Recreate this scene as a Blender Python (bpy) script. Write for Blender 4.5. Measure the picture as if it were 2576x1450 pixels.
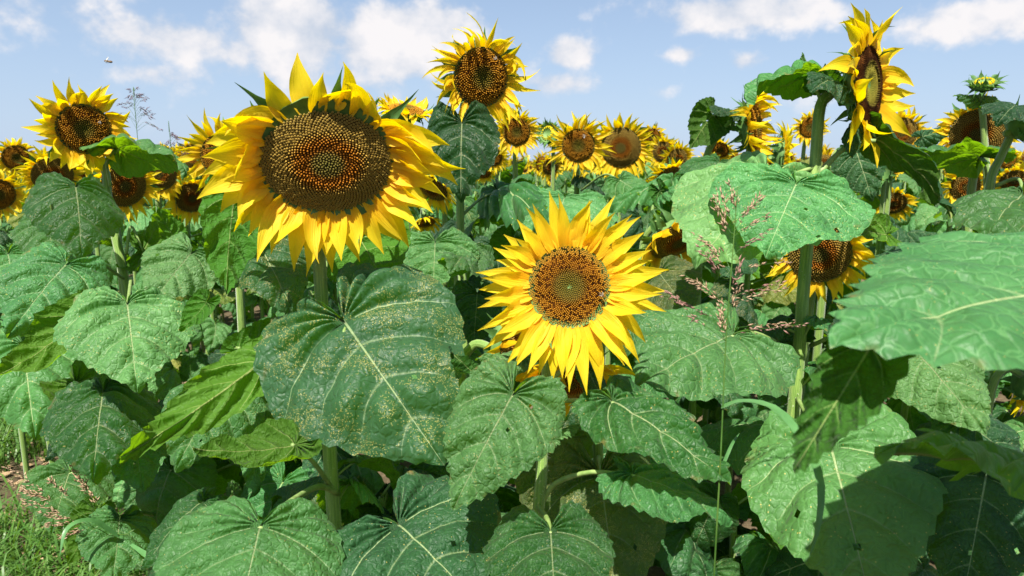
import bpy, math, random
import numpy as np
from mathutils import Vector, Matrix, Quaternion, noise

random.seed(7)
for o in list(bpy.data.objects):
    bpy.data.objects.remove(o)
S = bpy.context.scene
COL = S.collection

# ------------------------------------------------------------------ camera
CAM_H, PITCH, FOC = 1.45, math.radians(10.3), 1717.0
cam_data = bpy.data.cameras.new('camera')
cam_data.lens = 24; cam_data.sensor_width = 36
cam_data.clip_start = 0.02; cam_data.clip_end = 4000
cam_data.dof.use_dof = True
cam_data.dof.focus_distance = 1.25
cam_data.dof.aperture_fstop = 9
cam = bpy.data.objects.new('camera', cam_data)
COL.objects.link(cam)
cam.location = (0, 0, CAM_H)
cam.rotation_euler = (math.radians(90) - PITCH, 0, 0)
S.camera = cam
CR = cam.rotation_euler.to_matrix()
CL = Vector(cam.location)

def at(x, y, d):
    "a point d metres in front of the lens, x/y in the 2576x1450 frame"
    return CL + CR @ Vector(((x-1288)/FOC*d, (725-y)/FOC*d, -d))

def cdir(x, y, z):
    return (CR @ Vector((x, y, z))).normalized()

def vdir(px, py, v):
    "direction given as seen along the ray through (px, py): x right, y up, z towards the lens"
    z = (CL-at(px, py, 1)).normalized(); x = (CR @ Vector((0, 1, 0))).cross(z).normalized(); y = z.cross(x)
    return (x*v[0]+y*v[1]+z*v[2]).normalized()

def proj(p):
    q = CR.transposed() @ (Vector(p) - CL)
    d = -q.z
    if d < 1e-3: return (0, 0, d)
    return (1288 + q.x/d*FOC, 725 - q.y/d*FOC, d)

# ------------------------------------------------------------------ world, sun
SUN = Vector((-0.16, -0.48, 0.86)).normalized()
w = bpy.data.worlds.new('World'); S.world = w; w.use_nodes = True
nt = w.node_tree; nt.nodes.clear()
N = nt.nodes.new; L = nt.links.new
def wmath(op, a, b=None, clamp=False):
    n = N('ShaderNodeMath'); n.operation = op; n.use_clamp = clamp
    for i, v in enumerate((a, b)):
        if v is None: continue
        if isinstance(v, (int, float)): n.inputs[i].default_value = v
        else: L(v, n.inputs[i])
    return n.outputs[0]
sky = N('ShaderNodeTexSky'); sky.sky_type = 'NISHITA'; sky.sun_disc = False
sky.sun_elevation = math.asin(SUN.z); sky.sun_rotation = math.atan2(SUN.x, SUN.y)
sky.air_density = 1.0; sky.dust_density = 0.6; sky.ozone_density = 1.6
tc = N('ShaderNodeTexCoord')
sep = N('ShaderNodeSeparateXYZ'); L(tc.outputs['Generated'], sep.inputs[0])
az = wmath('ARCTAN2', sep.outputs[0], sep.outputs[1])
el = wmath('ARCSINE', sep.outputs[2])
nz = N('ShaderNodeTexNoise'); nz.inputs['Scale'].default_value = 12
nz.inputs['Detail'].default_value = 9; nz.inputs['Roughness'].default_value = .56
mp = N('ShaderNodeMapping'); mp.inputs['Scale'].default_value = (1, 1, 1.25)
L(tc.outputs['Generated'], mp.inputs[0]); L(mp.outputs[0], nz.inputs['Vector'])
# cloud banks: (x, y, rx, ry, weight) in the frame, turned into azimuth / elevation
banks = [(120, 25, 290, 85, .5), (430, 95, 200, 62, 1.0), (745, 75, 160, 85, 1.5), (1010, 110, 190, 85, 1.5),
         (840, 170, 420, 100, .85), (400, 190, 110, 30, .8), (1180, 200, 260, 80, .55), (1090, 60, 110, 60, 1.1), (640, 130, 200, 60, .9),
         (1432, 135, 60, 36, 1.25), (1390, 212, 120, 34, .95), (1865, 28, 190, 44, 1.25), (1725, 136, 52, 20, .85),
         (1868, 158, 66, 26, .9), (1640, 238, 70, 20, .6), (2470, 50, 170, 45, .9), (2000, 262, 80, 26, .6), (1020, -30, 260, 40, .5)]
tot = None
for (x, y, rx, ry, s) in banks:
    d = (at(x, y, 1) - CL).normalized()
    a0, e0 = math.atan2(d.x, d.y), math.asin(d.z)
    u = wmath('DIVIDE', wmath('SUBTRACT', az, a0), rx/FOC)
    v = wmath('DIVIDE', wmath('SUBTRACT', el, e0), ry/FOC)
    r2 = wmath('ADD', wmath('MULTIPLY', u, u), wmath('MULTIPLY', v, v))
    g = wmath('MULTIPLY', wmath('EXPONENT', wmath('MULTIPLY', r2, -0.8)), s)
    tot = g if tot is None else wmath('MAXIMUM', tot, g)
# loose cumulus everywhere else in the sky
nz2 = N('ShaderNodeTexNoise'); nz2.inputs['Scale'].default_value = 2.2; nz2.inputs['Detail'].default_value = 3
L(mp.outputs[0], nz2.inputs['Vector'])
far = wmath('MULTIPLY', wmath('SUBTRACT', nz2.outputs[0], .56), 4.0, True)
off = wmath('MULTIPLY', wmath('SUBTRACT', wmath('ABSOLUTE', az), .75), 5.0, True)
off2 = wmath('MULTIPLY', wmath('SUBTRACT', el, .33), 6.0, True)
tot = wmath('MAXIMUM', tot, wmath('MULTIPLY', far, wmath('MAXIMUM', off, off2)))
mask = wmath('ADD', wmath('MULTIPLY', tot, .72), wmath('MULTIPLY', wmath('SUBTRACT', nz.outputs[0], .5), 2.4))
rampm = N('ShaderNodeMapRange'); rampm.interpolation_type = 'SMOOTHSTEP'
rampm.inputs[1].default_value = .2; rampm.inputs[2].default_value = .74
L(mask, rampm.inputs[0])
cmask = wmath('MULTIPLY', rampm.outputs[0], wmath('MULTIPLY', el, 9.0, True))
ccol = N('ShaderNodeMix'); ccol.data_type = 'RGBA'
ccol.inputs['A'].default_value = (4.6, 5.2, 6.2, 1); ccol.inputs['B'].default_value = (7.6, 7.4, 7.5, 1)
nz3 = N('ShaderNodeMapRange'); nz3.inputs[1].default_value = .38; nz3.inputs[2].default_value = .62
L(nz.outputs[0], nz3.inputs[0]); L(nz3.outputs[0], ccol.inputs[0])
# milky summer air low down
hz = N('ShaderNodeMix'); hz.data_type = 'RGBA'
L(wmath('SUBTRACT', .8, wmath('MULTIPLY', el, 1.6), True), hz.inputs[0])
L(sky.outputs[0], hz.inputs['A']); hz.inputs['B'].default_value = (4.1, 5.3, 7.4, 1)
mixc = N('ShaderNodeMix'); mixc.data_type = 'RGBA'
L(cmask, mixc.inputs[0]); L(hz.outputs['Result'], mixc.inputs['A']); L(ccol.outputs['Result'], mixc.inputs['B'])
bg = N('ShaderNodeBackground'); bg.inputs[1].default_value = .052
out = N('ShaderNodeOutputWorld')
L(mixc.outputs['Result'], bg.inputs[0]); L(bg.outputs[0], out.inputs[0])

sd = bpy.data.lights.new('sun', 'SUN'); sd.energy = 5.0; sd.angle = math.radians(.53); sd.color = (1, .95, .86)
so = bpy.data.objects.new('sun', sd); COL.objects.link(so)
so.rotation_euler = SUN.to_track_quat('Z', 'Y').to_euler()
S.view_settings.view_transform = 'Standard'; S.view_settings.look = 'None'
S.view_settings.exposure = 1.28; S.view_settings.gamma = 1
S.view_settings.use_curve_mapping = False
S.cycles.max_bounces = 7; S.cycles.transparent_max_bounces = 8
S.cycles.use_denoising = True

# ------------------------------------------------------------------ materials
class NT:
    def __init__(s, name):
        s.m = bpy.data.materials.new(name); s.m.use_nodes = True
        s.t = s.m.node_tree; s.t.nodes.clear()
    def n(s, kind, **kw):
        x = s.t.nodes.new(kind)
        for k, v in kw.items(): setattr(x, k, v)
        return x
    def put(s, sock, v):
        if isinstance(v, bpy.types.NodeSocket): s.t.links.new(v, sock)
        elif isinstance(v, (tuple, list)) and len(v) == 3 and sock.type == 'RGBA': sock.default_value = (*v, 1)
        else: sock.default_value = v
    def m_(s, op, a, b=None, c=None, clamp=False):
        x = s.n('ShaderNodeMath', operation=op, use_clamp=clamp)
        for i, v in enumerate((a, b, c)):
            if v is not None: s.put(x.inputs[i], v)
        return x.outputs[0]
    def mix(s, f, a, b, mode='MIX'):
        x = s.n('ShaderNodeMix', data_type='RGBA', blend_type=mode)
        s.put(x.inputs[0], f); s.put(x.inputs['A'], a); s.put(x.inputs['B'], b)
        return x.outputs['Result']
    def rng(s, v, a, b, c=0., d=1.):
        x = s.n('ShaderNodeMapRange', interpolation_type='SMOOTHSTEP')
        s.put(x.inputs[0], v)
        for i, q in enumerate((a, b, c, d)): s.put(x.inputs[i+1], q)
        return x.outputs[0]
    def noise(s, vec, scale, detail=3, rough=.5):
        x = s.n('ShaderNodeTexNoise'); x.inputs['Scale'].default_value = scale
        x.inputs['Detail'].default_value = detail; x.inputs['Roughness'].default_value = rough
        if vec is not None: s.put(x.inputs['Vector'], vec)
        return x.outputs[0]
    def ramp(s, v, stops):
        x = s.n('ShaderNodeValToRGB'); s.put(x.inputs[0], v)
        e = x.color_ramp.elements
        while len(e) < len(stops): e.new(.5)
        for k, (p, c) in zip(e, stops): k.position = p; k.color = (*c, 1)
        return x.outputs[0]
    def bump(s, h, strength, dist):
        x = s.n('ShaderNodeBump'); s.put(x.inputs['Height'], h)
        x.inputs['Strength'].default_value = strength; x.inputs['Distance'].default_value = dist
        return x.outputs[0]
    def finish(s, base, rough=.5, spec=.5, normal=None, trans=None, tfac=0., sheen=0.):
        p = s.n('ShaderNodeBsdfPrincipled')
        s.put(p.inputs['Base Color'], base); s.put(p.inputs['Roughness'], rough)
        s.put(p.inputs['Specular IOR Level'], spec)
        if sheen: p.inputs['Sheen Weight'].default_value = sheen; p.inputs['Sheen Roughness'].default_value = .5
        if normal is not None: s.put(p.inputs['Normal'], normal)
        o = s.n('ShaderNodeOutputMaterial'); r = p.outputs[0]
        if trans is not None:
            t = s.n('ShaderNodeBsdfTranslucent'); s.put(t.inputs[0], trans)
            if normal is not None: s.put(t.inputs['Normal'], normal)
            x = s.n('ShaderNodeMixShader'); s.put(x.inputs[0], tfac)
            s.t.links.new(r, x.inputs[1]); s.t.links.new(t.outputs[0], x.inputs[2]); r = x.outputs[0]
        s.t.links.new(r, o.inputs[0])
        return s.m

NV = 9          # secondary veins per side
def leaf_material(name, base, light, under, dust=0.0, dsc=None, dustcol=(.62, .5, .13), trans=(.26, .52, .004), tf=.40, rough=.5):
    k = NT(name)
    u1 = k.n('ShaderNodeUVMap', uv_map='flat'); u2 = k.n('ShaderNodeUVMap', uv_map='vein')
    s1 = k.n('ShaderNodeSeparateXYZ'); k.put(s1.inputs[0], u1.outputs[0])
    s2 = k.n('ShaderNodeSeparateXYZ'); k.put(s2.inputs[0], u2.outputs[0])
    x, y = s1.outputs[0], s1.outputs[1]; a, t = s2.outputs[0], s2.outputs[1]
    oi = k.n('ShaderNodeObjectInfo')
    rnd = oi.outputs['Random']
    ax = k.m_('ABSOLUTE', x)
    wmid = k.m_('MULTIPLY', k.m_('SUBTRACT', 1.15, y), .008)
    mid = k.m_('SUBTRACT', 1.0, k.m_('DIVIDE', ax, wmid), clamp=True)
    mid = k.m_('MULTIPLY', k.rng(mid, 0, .5), k.rng(y, -.02, 0.0))
    ph = k.m_('MULTIPLY', a, NV)
    fr = k.m_('FRACT', k.m_('ADD', ph, .5))
    dv = k.m_('ABSOLUTE', k.m_('SUBTRACT', fr, .5))
    wob = k.m_('MULTIPLY', k.m_('SUBTRACT', k.noise(u1.outputs[0], 9), .5), .05)
    dv = k.m_('ABSOLUTE', k.m_('ADD', dv, wob))
    wv = k.m_('MULTIPLY', k.m_('SUBTRACT', 1.02, t), .055)
    sec = k.m_('MULTIPLY', k.m_('SUBTRACT', 1.0, k.rng(dv, 0.0, wv)), .48)
    d3 = k.m_('ABSOLUTE', k.m_('SUBTRACT', ph, 5.0))
    w3 = k.m_('MULTIPLY', k.m_('SUBTRACT', 1.02, t), .085)
    lat = k.m_('SUBTRACT', 1.0, k.rng(d3, 0.0, w3))
    vein = k.m_('MAXIMUM', mid, k.m_('MAXIMUM', sec, lat))
    vo = k.n('ShaderNodeTexVoronoi', feature='DISTANCE_TO_EDGE'); vo.inputs['Scale'].default_value = 21
    warp = k.n('ShaderNodeVectorMath', operation='ADD')
    ncol = k.n('ShaderNodeTexNoise'); ncol.inputs['Scale'].default_value = 14
    k.put(ncol.inputs['Vector'], u1.outputs[0])
    sc = k.n('ShaderNodeVectorMath', operation='SCALE'); k.put(sc.inputs[0], ncol.outputs['Color']); sc.inputs['Scale'].default_value = .05
    k.put(warp.inputs[0], u1.outputs[0]); k.put(warp.inputs[1], sc.outputs[0])
    k.put(vo.inputs['Vector'], warp.outputs[0])
    net = k.m_('SUBTRACT', 1.0, k.rng(vo.outputs['Distance'], 0.0, .05))
    vo2 = k.n('ShaderNodeTexVoronoi', feature='DISTANCE_TO_EDGE'); vo2.inputs['Scale'].default_value = 46
    k.put(vo2.inputs['Vector'], warp.outputs[0])
    net2 = k.m_('SUBTRACT', 1.0, k.rng(vo2.outputs['Distance'], 0.0, .08))
    big = k.noise(u1.outputs[0], 3.2, 4, .6)
    fine = k.noise(u1.outputs[0], 60, 2, .6)
    f = k.m_('ADD', k.m_('MULTIPLY', k.m_('SUBTRACT', big, .5), 1.9), rnd, clamp=True)
    col = k.mix(f, base, light)
    col = k.mix(k.m_('MULTIPLY', k.m_('SUBTRACT', fine, .35, clamp=True), .7), col, (.02, .05, .012), 'MIX')
    col = k.mix(k.m_('MULTIPLY', net, .34), col, (light[0]*1.7, light[1]*1.5, light[2]*1.3))
    # old yellowed or dry freckles
    blot = k.noise(u1.outputs[0], 11, 5, .65)
    col = k.mix(k.m_('MULTIPLY', k.rng(blot, .66, .74), .55), col, (.16, .15, .035))
    edge = k.m_('MULTIPLY', k.rng(t, .84, 1.0), k.rng(k.noise(u1.outputs[0], 7, 4, .6), .55, .68))
    col = k.mix(k.m_('MULTIPLY', edge, .75), col, (.17, .115, .035))
    col = k.mix(k.m_('MULTIPLY', vein, .8), col, (.34, .44, .2))
    if dust >= 0:
        vs = k.n('ShaderNodeTexVoronoi', feature='F1'); vs.inputs['Scale'].default_value = dsc or (160 if dust > .3 else 95)
        k.put(vs.inputs['Vector'], u1.outputs[0])
        pick = k.n('ShaderNodeSeparateColor'); k.put(pick.inputs[0], vs.outputs['Color'])
        clus = k.noise(u1.outputs[0], 4.5, 3, .6)
        th = k.m_('SUBTRACT', 1.0, k.m_('MULTIPLY', k.rng(clus, .42, .62), max(dust, .05)*1.1))
        sp = k.m_('MULTIPLY', k.m_('GREATER_THAN', pick.outputs[0], th), k.m_('SUBTRACT', 1.0, k.rng(vs.outputs['Distance'], .22, .42)))
        col = k.mix(k.m_('MULTIPLY', sp, .8), col, dustcol)
    # pale underside
    ucol = k.mix(k.m_('MULTIPLY', vein, .7), k.mix(k.m_('MULTIPLY', net, .3), under, (under[0]*1.8, under[1]*1.6, under[2]*1.4)), (.3, .38, .12))
    geo = k.n('ShaderNodeNewGeometry')
    col = k.mix(geo.outputs['Backfacing'], col, ucol)
    hs = k.n('ShaderNodeHueSaturation')
    k.put(hs.inputs['Hue'], k.m_('ADD', .478, k.m_('MULTIPLY', k.m_('FRACT', k.m_('MULTIPLY', rnd, 7.3)), .034)))
    k.put(hs.inputs['Value'], k.m_('ADD', .68, k.m_('MULTIPLY', k.m_('FRACT', k.m_('MULTIPLY', rnd, 3.7)), .6)))
    k.put(hs.inputs['Color'], col); hs.inputs['Saturation'].default_value = 1.0
    wr = k.n('ShaderNodeVectorMath', operation='MULTIPLY'); k.put(wr.inputs[0], warp.outputs[0]); wr.inputs[1].default_value = (1.0, 1.5, 1)
    vo3 = k.n('ShaderNodeTexVoronoi', feature='SMOOTH_F1'); vo3.inputs['Scale'].default_value = 11; k.put(vo3.inputs['Vector'], wr.outputs[0])
    pil = k.m_('MULTIPLY', k.rng(vo3.outputs['Distance'], .0, .55), -1.0)
    h = k.m_('ADD', k.m_('MULTIPLY', k.rng(dv, 0, .4), 1.0), k.m_('MULTIPLY', pil, .9))
    h = k.m_('ADD', h, k.m_('MULTIPLY', k.rng(vo.outputs['Distance'], 0, .25), .4))
    h = k.m_('ADD', h, k.m_('MULTIPLY', net2, -.06))
    h = k.m_('ADD', h, k.m_('MULTIPLY', mid, -.3))
    h = k.m_('ADD', h, k.m_('MULTIPLY', k.noise(u1.outputs[0], 9, 2, .5), 1.6))
    nrm = k.bump(h, .68, .0045)
    rg = k.m_('ADD', rough, k.m_('MULTIPLY', k.m_('SUBTRACT', fine, .5), .25))
    tcol = k.mix(k.m_('MULTIPLY', vein, .75), trans, (trans[0]*.35, trans[1]*.35, .01))
    tcol = k.mix(k.m_('MULTIPLY', net, .3), tcol, (trans[0]*.4, trans[1]*.45, .01))
    return k.finish(hs.outputs[0], rg, k.mix(geo.outputs['Backfacing'], (.36, .36, .36), (.12, .12, .12)), nrm, tcol, tf, sheen=.03)

M = {}
M['leaf'] = leaf_material('sunflower_leaf', (.010, .068, .018), (.065, .205, .055), (.05, .15, .016), .06)
M['leaf_dark'] = leaf_material('dark_leaf', (.007, .042, .016), (.028, .10, .034), (.03, .09, .012), .06, trans=(.1, .26, .004))  # darker green, less translucent variant
M['leaf_dusty'] = leaf_material('pollen_dusted_leaf', (.010, .048, .02), (.03, .095, .036), (.04, .12, .015), .75)  # pollen specks over a base colour darkened as for a leaf in shade
M['leaf_gold'] = leaf_material('heavily_dusted_leaf', (.05, .085, .025), (.085, .13, .04), (.04, .12, .015), 1.0)
M['leaf_pale'] = leaf_material('pale_leaf', (.045, .16, .045), (.125, .32, .10), (.06, .17, .02), .12)  # pale green; partly puts the brightness of sunlit leaves into the colour

M['leaf_yellow'] = leaf_material('yellowing_leaf', (.09, .15, .02), (.24, .27, .05), (.12, .17, .02), .1)
M['leaf_near'] = leaf_material('close_leaf', (.028, .125, .042), (.085, .25, .09), (.05, .15, .016), .03, dsc=240)

def petal_material(name, tipc, basec):
    k = NT(name)
    u = k.n('ShaderNodeUVMap', uv_map='flat'); s = k.n('ShaderNodeSeparateXYZ'); k.put(s.inputs[0], u.outputs[0])
    oi = k.n('ShaderNodeObjectInfo')
    st = k.n('ShaderNodeMapping'); st.inputs['Scale'].default_value = (14, .6, 1); k.put(st.inputs[0], u.outputs[0])
    gr = k.noise(st.outputs[0], 1.0, 4, .6)
    f = k.rng(s.outputs[1], 0.0, .62)
    f = k.m_('ADD', f, k.m_('MULTIPLY', k.m_('SUBTRACT', gr, .5), 1.3), clamp=True)
    col = k.mix(f, basec, tipc)
    col = k.mix(k.m_('MULTIPLY', oi.outputs['Random'], .22), col, (.88, .52, .004))
    geo = k.n('ShaderNodeNewGeometry')
    col = k.mix(k.m_('MULTIPLY', geo.outputs['Backfacing'], .5), col, (.78, .5, .03))
    nrm = k.bump(gr, .8, .0022)
    return k.finish(col, .5, .25, nrm, k.mix(f, (.97, .58, 0.0), (1., .8, 0.0)), .52)
M['petal'] = petal_material('ray_petal', (.88, .73, .006), (.89, .55, .003))
M['petal_old'] = petal_material('wilting_petal', (.82, .52, .008), (.78, .34, .006))

def floret_material(name, base, tip):
    k = NT(name)
    u = k.n('ShaderNodeUVMap', uv_map='flat'); s = k.n('ShaderNodeSeparateXYZ'); k.put(s.inputs[0], u.outputs[0])
    r = k.m_('ADD', s.outputs[1], k.m_('MULTIPLY', k.m_('SUBTRACT', k.noise(None, 160, 2), .5), .10))
    c = k.mix(s.outputs[0], k.ramp(r, base), k.ramp(r, tip))  # bases coloured darker than tips, painting shade into the gaps between florets
    c = k.mix(k.m_('MULTIPLY', k.noise(None, 900, 2), .5), c, (.02, .008, .003))
    c = k.mix(k.m_('LESS_THAN', s.outputs[0], -.3), c, (.012, .005, .003))
    return k.finish(c, .75, .05)
M['florets_old'] = floret_material('open_florets',
    [(0, (.05, .045, .012)), (.22, (.05, .035, .008)), (.3, (.07, .022, .004)), (.45, (.12, .036, .004)), (.6, (.11, .06, .01)), (1, (.08, .05, .011))],
    [(0, (.16, .15, .03)), (.22, (.2, .15, .03)), (.32, (.36, .12, .01)), (.46, (.46, .17, .014)), (.6, (.5, .32, .06)), (1, (.44, .31, .07))])
M['florets_young'] = floret_material('young_florets',
    [(0, (.04, .055, .01)), (.34, (.05, .04, .008)), (.5, (.13, .042, .004)), (.7, (.2, .07, .005)), (1, (.1, .04, .005))],
    [(0, (.15, .14, .015)), (.34, (.25, .16, .02)), (.5, (.55, .25, .02)), (.75, (.6, .28, .022)), (1, (.48, .25, .025))])
M['florets_budding'] = floret_material('budding_florets',
    [(0, (.22, .24, .03)), (.5, (.26, .26, .035)), (.62, (.03, .01, .003)), (.8, (.3, .1, .01)), (1, (.2, .07, .01))],
    [(0, (.2, .21, .03)), (.5, (.3, .24, .035)), (.62, (.02, .008, .003)), (.85, (.02, .008, .003)), (1, (.03, .01, .003))])

def simple(name, c1, c2, scale=30, rough=.6, spec=.3, bumpd=.002, trans=None, tf=0, sheen=0.):
    k = NT(name)
    tcn = k.n('ShaderNodeTexCoord')
    n = k.noise(tcn.outputs['Object'], scale, 5, .6)
    c = k.mix(k.rng(n, .3, .7), c1, c2)
    return k.finish(c, rough, spec, k.bump(n, .5, bumpd), trans, tf, sheen)
def stem_material():
    k = NT('hairy_stem')
    u = k.n('ShaderNodeUVMap', uv_map='flat')
    st = k.n('ShaderNodeMapping'); st.inputs['Scale'].default_value = (9, .8, 1); k.put(st.inputs[0], u.outputs[0])
    n = k.noise(st.outputs[0], 2.0, 4, .6)
    n2 = k.noise(u.outputs[0], 70, 2, .7)
    c = k.mix(k.rng(n, .35, .65), (.09, .18, .025), (.2, .3, .06))
    c = k.mix(k.rng(n2, .56, .7), c, (.24, .3, .1))
    return k.finish(c, .55, .3, k.bump(k.m_('ADD', n, k.m_('MULTIPLY', n2, .4)), .6, .003), sheen=.3)
M['stem'] = stem_material()
M['stalk'] = simple('leaf_stalk', (.13, .21, .05), (.22, .3, .1), 60, .5, .35, .001)
M['bract'] = simple('bract', (.04, .11, .025), (.09, .19, .05), 50, .55, .3, .001, (.15, .35, .03), .2)
M['hair'] = simple('stem_hair', (.4, .45, .3), (.5, .55, .4), 50)
M['receptacle'] = simple('receptacle', (.06, .14, .03), (.12, .22, .06), 40)
M['grass'] = simple('grass_blade', (.035, .11, .015), (.11, .21, .04), 8, .45, .4, .001, (.2, .4, .03), .3)
M['blade'] = simple('broad_grass_blade', (.05, .15, .04), (.1, .24, .08), 30, .4, .4, .001, (.15, .35, .03), .25)
M['seed_head'] = simple('grass_spikelet', (.16, .06, .05), (.36, .22, .18), 260, .6, .2)
M['seed_dry'] = simple('dry_spikelet', (.15, .08, .035), (.46, .33, .22), 200, .6, .2)
M['seed_far'] = simple('distant_spikelet', (.12, .1, .14), (.22, .17, .2), 100, .7, .2)
M['insect'] = simple('insect_body', (.03, .02, .012), (.2, .11, .03), 900, .5, .4, .0003)
M['wing'] = simple('insect_wing', (.25, .25, .25), (.4, .4, .38), 300, .25, .5, .0002, (.6, .6, .6), .6)
M['litter'] = simple('dead_leaf_litter', (.2, .13, .07), (.36, .26, .15), 60, .8, .1)

def soil():
    k = NT('dry_soil')
    tcn = k.n('ShaderNodeTexCoord')
    n = k.noise(tcn.outputs['Object'], 5, 8, .65); n2 = k.noise(tcn.outputs['Object'], 55, 6, .7)
    c = k.ramp(k.m_('ADD', k.m_('MULTIPLY', n, .6), k.m_('MULTIPLY', n2, .4)),
               [(.3, (.045, .032, .02)), (.5, (.10, .075, .045)), (.7, (.22, .17, .105))])
    return k.finish(c, .9, .1, k.bump(n2, .9, .02))
M['soil'] = soil()
def canopy():
    k = NT('far_field')
    tcn = k.n('ShaderNodeTexCoord')
    n = k.noise(tcn.outputs['Object'], 1.8, 6, .7)
    return k.finish(k.ramp(n, [(.3, (.02, .05, .02)), (.55, (.06, .13, .05)), (.68, (.4, .28, .02))]), .8, .2)

# ------------------------------------------------------------------ mesh helpers
WP = {}
def link(o): COL.objects.link(o); return o

def mesh_from(name, chunks):
    "chunks: dicts v, f, mat, uv, uv2 ; joined as ONE mesh"
    vs, fs, mi, mats, u1, u2 = [], [], [], [], [], []
    off = 0
    for c in chunks:
        v = c['v']
        if c['mat'] not in mats: mats.append(c['mat'])
        m = mats.index(c['mat'])
        vs.append(np.asarray([tuple(p) for p in v], dtype=float).reshape(-1, 3)); n = len(v)
        fs.extend([tuple(i+off for i in f) for f in c['f']]); mi.extend([m]*len(c['f']))
        a = c.get('uv'); b = c.get('uv2')
        u1.append(np.asarray(a, dtype=float) if a is not None else np.zeros((n, 2)))
        u2.append(np.asarray(b, dtype=float) if b is not None else np.zeros((n, 2)))
        off += n
    me = bpy.data.meshes.new(name)
    V = np.concatenate(vs)
    me.from_pydata(V.tolist(), [], fs)
    U1 = np.concatenate(u1); U2 = np.concatenate(u2)
    li = np.zeros(len(me.loops), dtype=np.int32); me.loops.foreach_get('vertex_index', li)
    for nm, U in (('flat', U1), ('vein', U2)):
        me.uv_layers.new(name=nm).data.foreach_set('uv', U[li].astype(np.float32).ravel())
    me.polygons.foreach_set('material_index', np.array(mi, dtype=np.int32))
    me.polygons.foreach_set('use_smooth', np.ones(len(fs), dtype=bool))
    for m in mats: me.materials.append(M[m])
    me.update()
    return me

def put(name, chunks, parent=None, origin=None, stuff=False):
    "one object whose vertices are given in world coordinates"
    if isinstance(chunks, dict): chunks = [chunks]
    o_w = Vector(origin) if origin is not None else (WP[parent] if parent else Vector((0, 0, 0)))
    for c in chunks:
        c['v'] = (np.asarray([tuple(p) for p in c['v']], dtype=float) - np.array(o_w)).tolist()
    ob = bpy.data.objects.new(name, mesh_from(name, chunks)); link(ob)
    ob.location = o_w - (WP[parent] if parent else Vector((0, 0, 0)))
    if parent: ob.parent = parent
    WP[ob] = o_w
    if stuff: ob['kind'] = 'stuff'
    return ob

def empty(name, loc, label, cat, group=None):
    o = bpy.data.objects.new(name, None); link(o); o.location = loc
    o.empty_display_size = .05
    o['label'] = label; o['category'] = cat
    if group: o['group'] = group
    WP[o] = Vector(loc)
    return o

def catmull(pts, n):
    P = [Vector(p) for p in pts]
    if len(P) == 2: return [P[0].lerp(P[1], i/n) for i in range(n+1)]
    P = [P[0]*2-P[1]] + P + [P[-1]*2-P[-2]]
    out = []; segs = len(P)-3
    for i in range(n+1):
        t = i/n*segs; k = min(int(t), segs-1); t -= k
        a, b, c, d = P[k:k+4]
        out.append(.5*((2*b)+(c-a)*t+(2*a-5*b+4*c-d)*t*t+(3*b-a-3*c+d)*t**3))
    return out

def tube(pts, r0, r1, mat, n=10, sides=10, ridges=0., seed=0, knots=()):
    P = catmull(pts, n); v, f, uv = [], [], []
    up = Vector((.3, -.9, .1))
    L_ = 0
    for i, p in enumerate(P):
        t = (P[min(i+1, n)]-P[max(i-1, 0)]).normalized()
        if i: L_ += (p-P[i-1]).length
        a = t.cross(up)
        if a.length < .1: a = t.cross(Vector((1, 0, 0)))
        a.normalize(); b = t.cross(a); up = b*1.0 if abs(t.dot(b)) < .9 else up
        up = a.cross(t)
        r = r0+(r1-r0)*i/n
        r *= 1+.06*noise.noise(Vector((i*.7, seed, 0)))
        for k in range(sides):
            an = 2*math.pi*k/sides
            rr = r*(1+ridges*(1 if k % 2 else -1))
            v.append(p+a*math.cos(an)*rr+b*math.sin(an)*rr); uv.append((k/sides, L_*8))
    for i in range(n):
        for k in range(sides):
            k2 = (k+1) % sides
            f.append((i*sides+k, i*sides+k2, (i+1)*sides+k2, (i+1)*sides+k))
    f.append(tuple(range(sides))[::-1]); f.append(tuple(n*sides+k for k in range(sides)))
    return dict(v=v, f=f, uv=uv, mat=mat)

# ---------------------------------------------------------------- leaf blade
OUT = [(0, 0), (.05, -.055), (.12, -.16), (.30, -.265), (.57, -.27), (.83, -.15), (.975, .05), (.99, .24), (.86, .43), (.64, .61), (.40, .77), (.19, .90), (.06, .97), (0, 1.0)]
A0 = 5/9.
def outline(lobe):
    pts = [(x, y*(lobe if y < 0 else 1)) for x, y in OUT]
    P = catmull([(x, y, 0) for x, y in pts], 240)
    d = [0]
    for i in range(240): d.append(d[-1]+(P[i+1]-P[i]).length)
    tot_ = d[-1]
    def fn(a):
        s = a*tot_; lo, hi = 0, 240
        while hi-lo > 1:
            m = (lo+hi)//2
            if d[m] <= s: lo = m
            else: hi = m
        k = (s-d[lo])/max(d[hi]-d[lo], 1e-9)
        return P[lo].lerp(P[hi], k)
    return fn

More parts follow.
